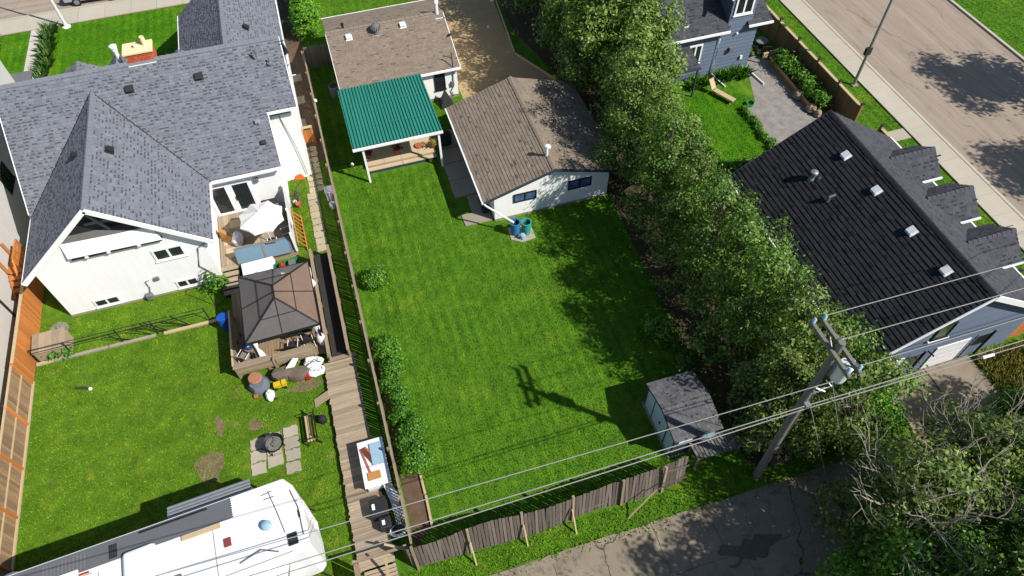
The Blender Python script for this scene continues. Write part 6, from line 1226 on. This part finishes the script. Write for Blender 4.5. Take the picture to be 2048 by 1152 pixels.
# trees at the alley corner with bare branches
AG = [(16.6, 4.6, 7.2, 2.7, 'spreading half bare tree over the alley edge beside the guy wires', OLIVE, 9), (20.2, 5.0, 6.2, 2.4, 'half bare tree with pale twigs facing the driveway apron', OLIVE, 9), (15.2, 2.2, 6.2, 2.5, 'dense leafy tree on the alley side below the pale twigs', LEAF3, 3), (19.4, 1.6, 6.8, 2.8, 'dense leafy tree deep in the alley corner clump', LEAF, 4), (22.6, 3.4, 5.6, 2.4, 'leafy tree with pale dead limbs at the edge of the clump', LEAF, 7), (24.9, 6.6, 3.2, 1.5, 'low bright bush beside the driveway apron', LEAF3, 0), (27.3, 6.2, 2.6, 1.3, 'bush among the tall dry grass', LEAF3, 0)]
for i, (x, y, h, r, lb, m_, bb) in enumerate(AG):
    t = tree('alley_tree', lb, x, y, h, r, m_, 260, 42, .09, .25, .06, 'trees at the alley corner')
    if bb: bare(t, x, y, h*.5, bb+3, r, 2.3, .045)
# trees standing outside the frame whose shade falls into it
tree('alley_shade_tree', 'tall leafy tree on the far side of the alley', 15.6, -.4, 10, 2.8, LEAF, 170, 40, .12, .28, .42)
tree('alley_shade_tree', 'tall leafy tree farther along the alley', 12.6, -1.8, 10, 2.6, LEAF, 170, 40, .12, .28, .42)
tree('alley_shade_tree', 'tall leafy tree behind the alley corner clump', 19.2, -.9, 10, 3.0, LEAF, 170, 40, .12, .28, .42)
tree('apron_shade_tree', 'tall leafy tree beyond the driveway apron', 28.8, 3.4, 8.4, 2.6, LEAF, 150, 40, .12, .28, .4)
tree('alley_shade_tree', 'leafy tree opposite the wavering back fence', 8.6, -.8, 6.5, 1.6, LEAF, 70, 30, .12, .26, .4)
tree('alley_shade_tree', 'small leafy tree opposite the back gate', 3.6, 2.6, 4.2, 1.0, LEAF, 50, 30, .11, .24, .3)
tree('street_tree', 'tall street tree on the far verge', 48.2, 22.2, 12.0, 3.2, LEAF, 190, 46, .16, .34, .42)
tree('street_tree', 'second street tree on the far verge', 46.4, 13.4, 12.5, 3.2, LEAF, 190, 46, .16, .34, .42)
tree('front_street_tree', 'tree on the front verge by the sand driveway', 17.5, 47.5, 9.5, 3.0, LEAF, 120, 60, .15, .5, .2)
# shrubs
def shrub(name, label, x, y, h, r, mat, group=None, n=60, nl=40, ls=.055, cs=.13):
    t = thing(name, label, 'shrub', (x, y, 0), group); L_ = [crown_pts((x+rj(r*.45), y+rj(r*.6), h*random.uniform(.4, .62)), (r*random.uniform(.55, .85), r*random.uniform(.55, .85), h*random.uniform(.32, .46)), int(n/3)+3, nl, cs, .55, .1) for _ in range(4)]; p, nn, cc = [np.concatenate([q[w_] for q in L_]) for w_ in range(3)]; k = p[:, 2] > .03; leaves('foliage', p[k], nn[k], ls, mat, t)
    m = MB(); [m.tube([(x, y, 0), tuple(c)], [.02, .006], 5) for c in cc[:8]]; m.build('stem', BARK, t); return t
for i, (x, y, h, r, lb) in enumerate([(-.72, 24.0, 1.15, .5, 'lone round bright green shrub beside the picket fence'), (-.95, 19.5, 1.25, .58, 'bright green shrub at the head of the planting bed'), (-.85, 18.2, 1.1, .5, 'bright green shrub second from the head of the planting bed'), (-.95, 16.7, 1.0, .46, 'bright green shrub in the middle of the planting bed'), (-1.05, 17.4, .8, .36, 'small green shrub filling a gap at the upper planting bed'), (-1.0, 15.8, .85, .38, 'small green shrub filling a gap at the middle planting bed'), (-1.0, 14.1, .85, .38, 'small green shrub tucked beside the largest shrub'), (-.72, 14.95, 1.1, .52, 'bright green shrub second from the bare soil of the bed'), (-.75, 13.3, 1.25, .62, 'largest bright green shrub next to the bare soil of the bed')]): shrub('round_shrub', lb, x, y, h, r, BOXL, 'shrubs along the picket fence', 70, 50)
shrub('shade_shrub', 'loose leafy shrub in the tree shade on the lawn', 12.4, 16.4, 1.1, .75, LEAF3, None, 40, 22, .08, .18); shrub('shade_shrub', 'sparse twiggy shrub between shed and trees', 12.9, 14.5, .9, .6, LEAF, None, 26, 16, .08, .16)
for i, (x, y, h, r) in enumerate([(-1.1, 47.8, 3.6, .75), (-1.05, 49.6, 3.9, .8), (-1.1, 51.5, 4.0, .8), (-1.0, 53.4, 4.0, .8)]):
    t = thing('cedar', '%s bright green columnar cedar from the dark cross fence' % ORD[i], 'tree', (x, y, 0), 'cedars beside the bungalow'); p, nn, cc = crown_pts((x, y, h*.5), (r, r, h*.52), 130, 45, .17, .7, .35); k = p[:, 2] > .05; nn[:, 2] += .5; leaves('crown', p[k], nn[k], .1, SPRAY, t, .35); MB().tube([(x, y, 0), (x, y, h*.8)], [.08, .02], 7).build('trunk', BARK, t)
random.seed(41)
def blades(label, x, y, n, L, mat, name='spiky_plant', group=None):
    t = thing(name, label, 'plant', (x, y, 0), group); a = rng.uniform(0, 6.28, n); l = L*rng.uniform(.6, 1.2, n); tl = rng.uniform(.15, .75, n)
    b = np.stack([x+rng.normal(size=n)*.12, y+rng.normal(size=n)*.12, np.full(n, .0)], 1); d = np.stack([np.cos(a)*tl, np.sin(a)*tl, np.ones(n)], 1); d /= np.linalg.norm(d, axis=1)[:, None]; s = np.stack([-np.sin(a), np.cos(a), np.zeros(n)], 1)*.03
    md = b+d*l[:, None]*.55; tp = b+d*l[:, None]+np.stack([np.cos(a)*tl*.3, np.sin(a)*tl*.3, -tl*.25], 1)*l[:, None]
    np_mesh('leaf_blades', np.stack([b-s, b+s, md+s, tp, md-s], 1).reshape(-1, 3), 5, mat, t); MB().lathe(x, y, [(.1, 0), (.08, .1), (.02, .16)], 8).build('crown_base', BARK, t)
for i in range(9): blades('%s spiky grey green plant from the front sidewalk along the walk' % ORD[8-i], -19.35+rj(.15), 47.4+i*.88, 90, 1.0, FERN, 'spiky_plant', 'spiky plants along the front walk')
t = thing('purple_shrub', 'dark purple leaved shrub on the corner lawn', 'shrub', (-23.1, 53.4, 0)); p, nn, cc = crown_pts((-23.1, 53.4, .9), (.8, .8, .8), 50, 30, .16); leaves('foliage', p, nn, .09, PURP, t); MB().tube([(-23.1, 53.4, 0), (-23.1, 53.4, .9)], .03, 6).build('stem', BARK, t)
# garden behind the blue house
rbd = thing('raised_bed', 'long timber raised bed full of green plants along the street fence', 'raised bed', (29.6, 31.5, 0))
for a, b in (((28.95, 34.7), (28.75, 29.0)), ((30.15, 34.9), (30.15, 29.0)), ((28.95, 34.75), (30.2, 34.95))):
    for k in range(2): MB().bar((a[0], a[1], .12+k*.21), (b[0], b[1], .12+k*.21), .05, .2).build('side_timber', FENCEO if k == 0 else CAPW, rbd)
MB().prism([(28.98, 34.6), (28.8, 29.0), (30.12, 29.0), (30.12, 34.8)], 0, .34).build('soil_fill', SOIL, rbd)
for i in range(7): 
    x, y = 29.5+rj(.12), 29.4+i*.8; t = thing('bed_plant', '%s leafy plant from the dark garage in the timber raised bed' % ORD[i], 'plant', (x, y, .34), 'plants in the raised bed'); p, nn, cc = crown_pts((x, y, .75), (.5, .5, .42), 40, 34, .13); leaves('foliage', p, nn, .085, LEAF3, t); MB().tube([(x, y, .34), (x, y, .75)], .02, 5).build('stem', BARK, t)
for i in range(6): blades('%s lush plant from the white downspout along the blue house wall' % ORD[i], 24.9+i*.36, 34.0+rj(.25), 60, .8, BOXL, 'lily_plant', 'lush plants against the blue house wall')
for i, (x, y) in enumerate([(22.6, 33.7), (23.0, 34.1), (23.6, 33.9)]): blades('%s lush clump from the dark porch post' % ORD[i], x, y, 60, .8, BOXL, 'lily_plant', 'lush plants by the porch corner')
for i in range(10): shrub('edge_plant', '%s small leafy plant from the black roof in the gravel edging strip' % ORD[i], 24.75+rj(.12), 26.3+i*.48, .4, .26, LEAF3, 'plants edging the gravel', 16, 18, .05, .08)
for i in range(9): shrub('border_plant', '%s small leafy plant from the black roof along the garden path' % ORD[i], 20.85+rj(.1)-.02*i, 26.2+i*.72, .5, .3, LEAF3, 'plants edging the garden path', 16, 18, .06, .09)
for i in range(6): shrub('corner_plant', '%s small leafy plant from the garden path in the bed before the black roof' % ORD[i], 21.3+i*.58, 26.1+rj(.1), .4, .28, LEAF3, 'plants before the dark roof', 16, 18, .06, .09)
cl = thing('chaise_longue', 'tan wooden lounge chair on the garden lawn', 'lounge chair', (23.9, 32.2, 0))
MB().slab([(23.55, 32.75, .36), (24.25, 31.35, .36), (24.6, 31.52, .36), (23.9, 32.92, .36)], .06).build('seat', CAPW, cl); MB().slab([(23.5, 32.8, .38), (23.88, 32.95, .38), (23.75, 33.35, .95), (23.37, 33.2, .95)], .06).build('backrest', CAPW, cl)
for x, y in ((23.6, 32.75), (23.9, 32.85), (24.2, 31.5), (24.5, 31.62)): MB().box(x-.03, x+.03, y-.03, y+.03, 0, .3).build('leg', CAPW, cl)
for i, (x, y, r) in enumerate(((28.75, 30.75, .38), (28.85, 29.3, .36), (28.95, 28.7, .25))):
    random.seed(60+i); m = MB().lathe(x, y, [(r*.7, .0), (r, .15), (r*.9, .34), (r*.5, .48), (.02, .5)], 9); m.V = [(a+rj(.05), b+rj(.05), max(0, c+rj(.04))) for a, b, c in m.V]; tag(m.build('boulder', ROCK, None, False), ['pale boulder against the middle of the raised bed', 'darker boulder near the raised bed end', 'small boulder by the raised bed corner'][i], 'boulder')
t = thing('hose_reel', 'green hose bundle on the gravel edge', 'hose', (25.4, 31.05, 0)); [MB().tube([(25.4+.25*math.cos(a), 31.05+.25*math.sin(a), .05+k*.05) for a in [j*math.pi/8 for j in range(17)]], .025, 6).build('hose_coil', GREENP, t, True) for k in range(4)]
t = thing('round_fire_bowl', 'round black fire bowl in the shaded patio corner', 'fire bowl', (29.3, 36.6, 0)); MB().lathe(29.3, 36.6, [(.2, 0), (.4, .3), (.42, .45), (.38, .45), (.05, .25)], 18).build('bowl', BLACKM, t, True); MB().lathe(29.3, 36.6, [(.43, .4), (.44, .47), (.41, .47)], 18).build('rim', GALV, t, True)
for i, (x, y, rz) in enumerate(((28.35, 35.6, 1.8), (29.0, 35.5, 2.6))): chair((x, y, .012), rz, ['dark mesh garden chair on the gravel patio', 'dark garden chair beside the raised bed end'][i], BLACKP, BLACKM)
tag(MB().bar((28.6, 35.15, .25), (30.2, 35.4, .25), .12, .5).build('patio_divider', CAPW), 'tan timber divider closing the raised bed end', 'divider')
shrub('patio_tree', 'small light green bush beside the blue house corner', 28.3, 37.6, 1.8, .7, LEAF3, None, 40, 26, .1, .2)
tag(MB().bar((27.0, 34.6, .08), (27.3, 32.6, .08), .06, .14).build('garden_edging', TRIM), 'white timber edging by the blue house corner', 'edging')
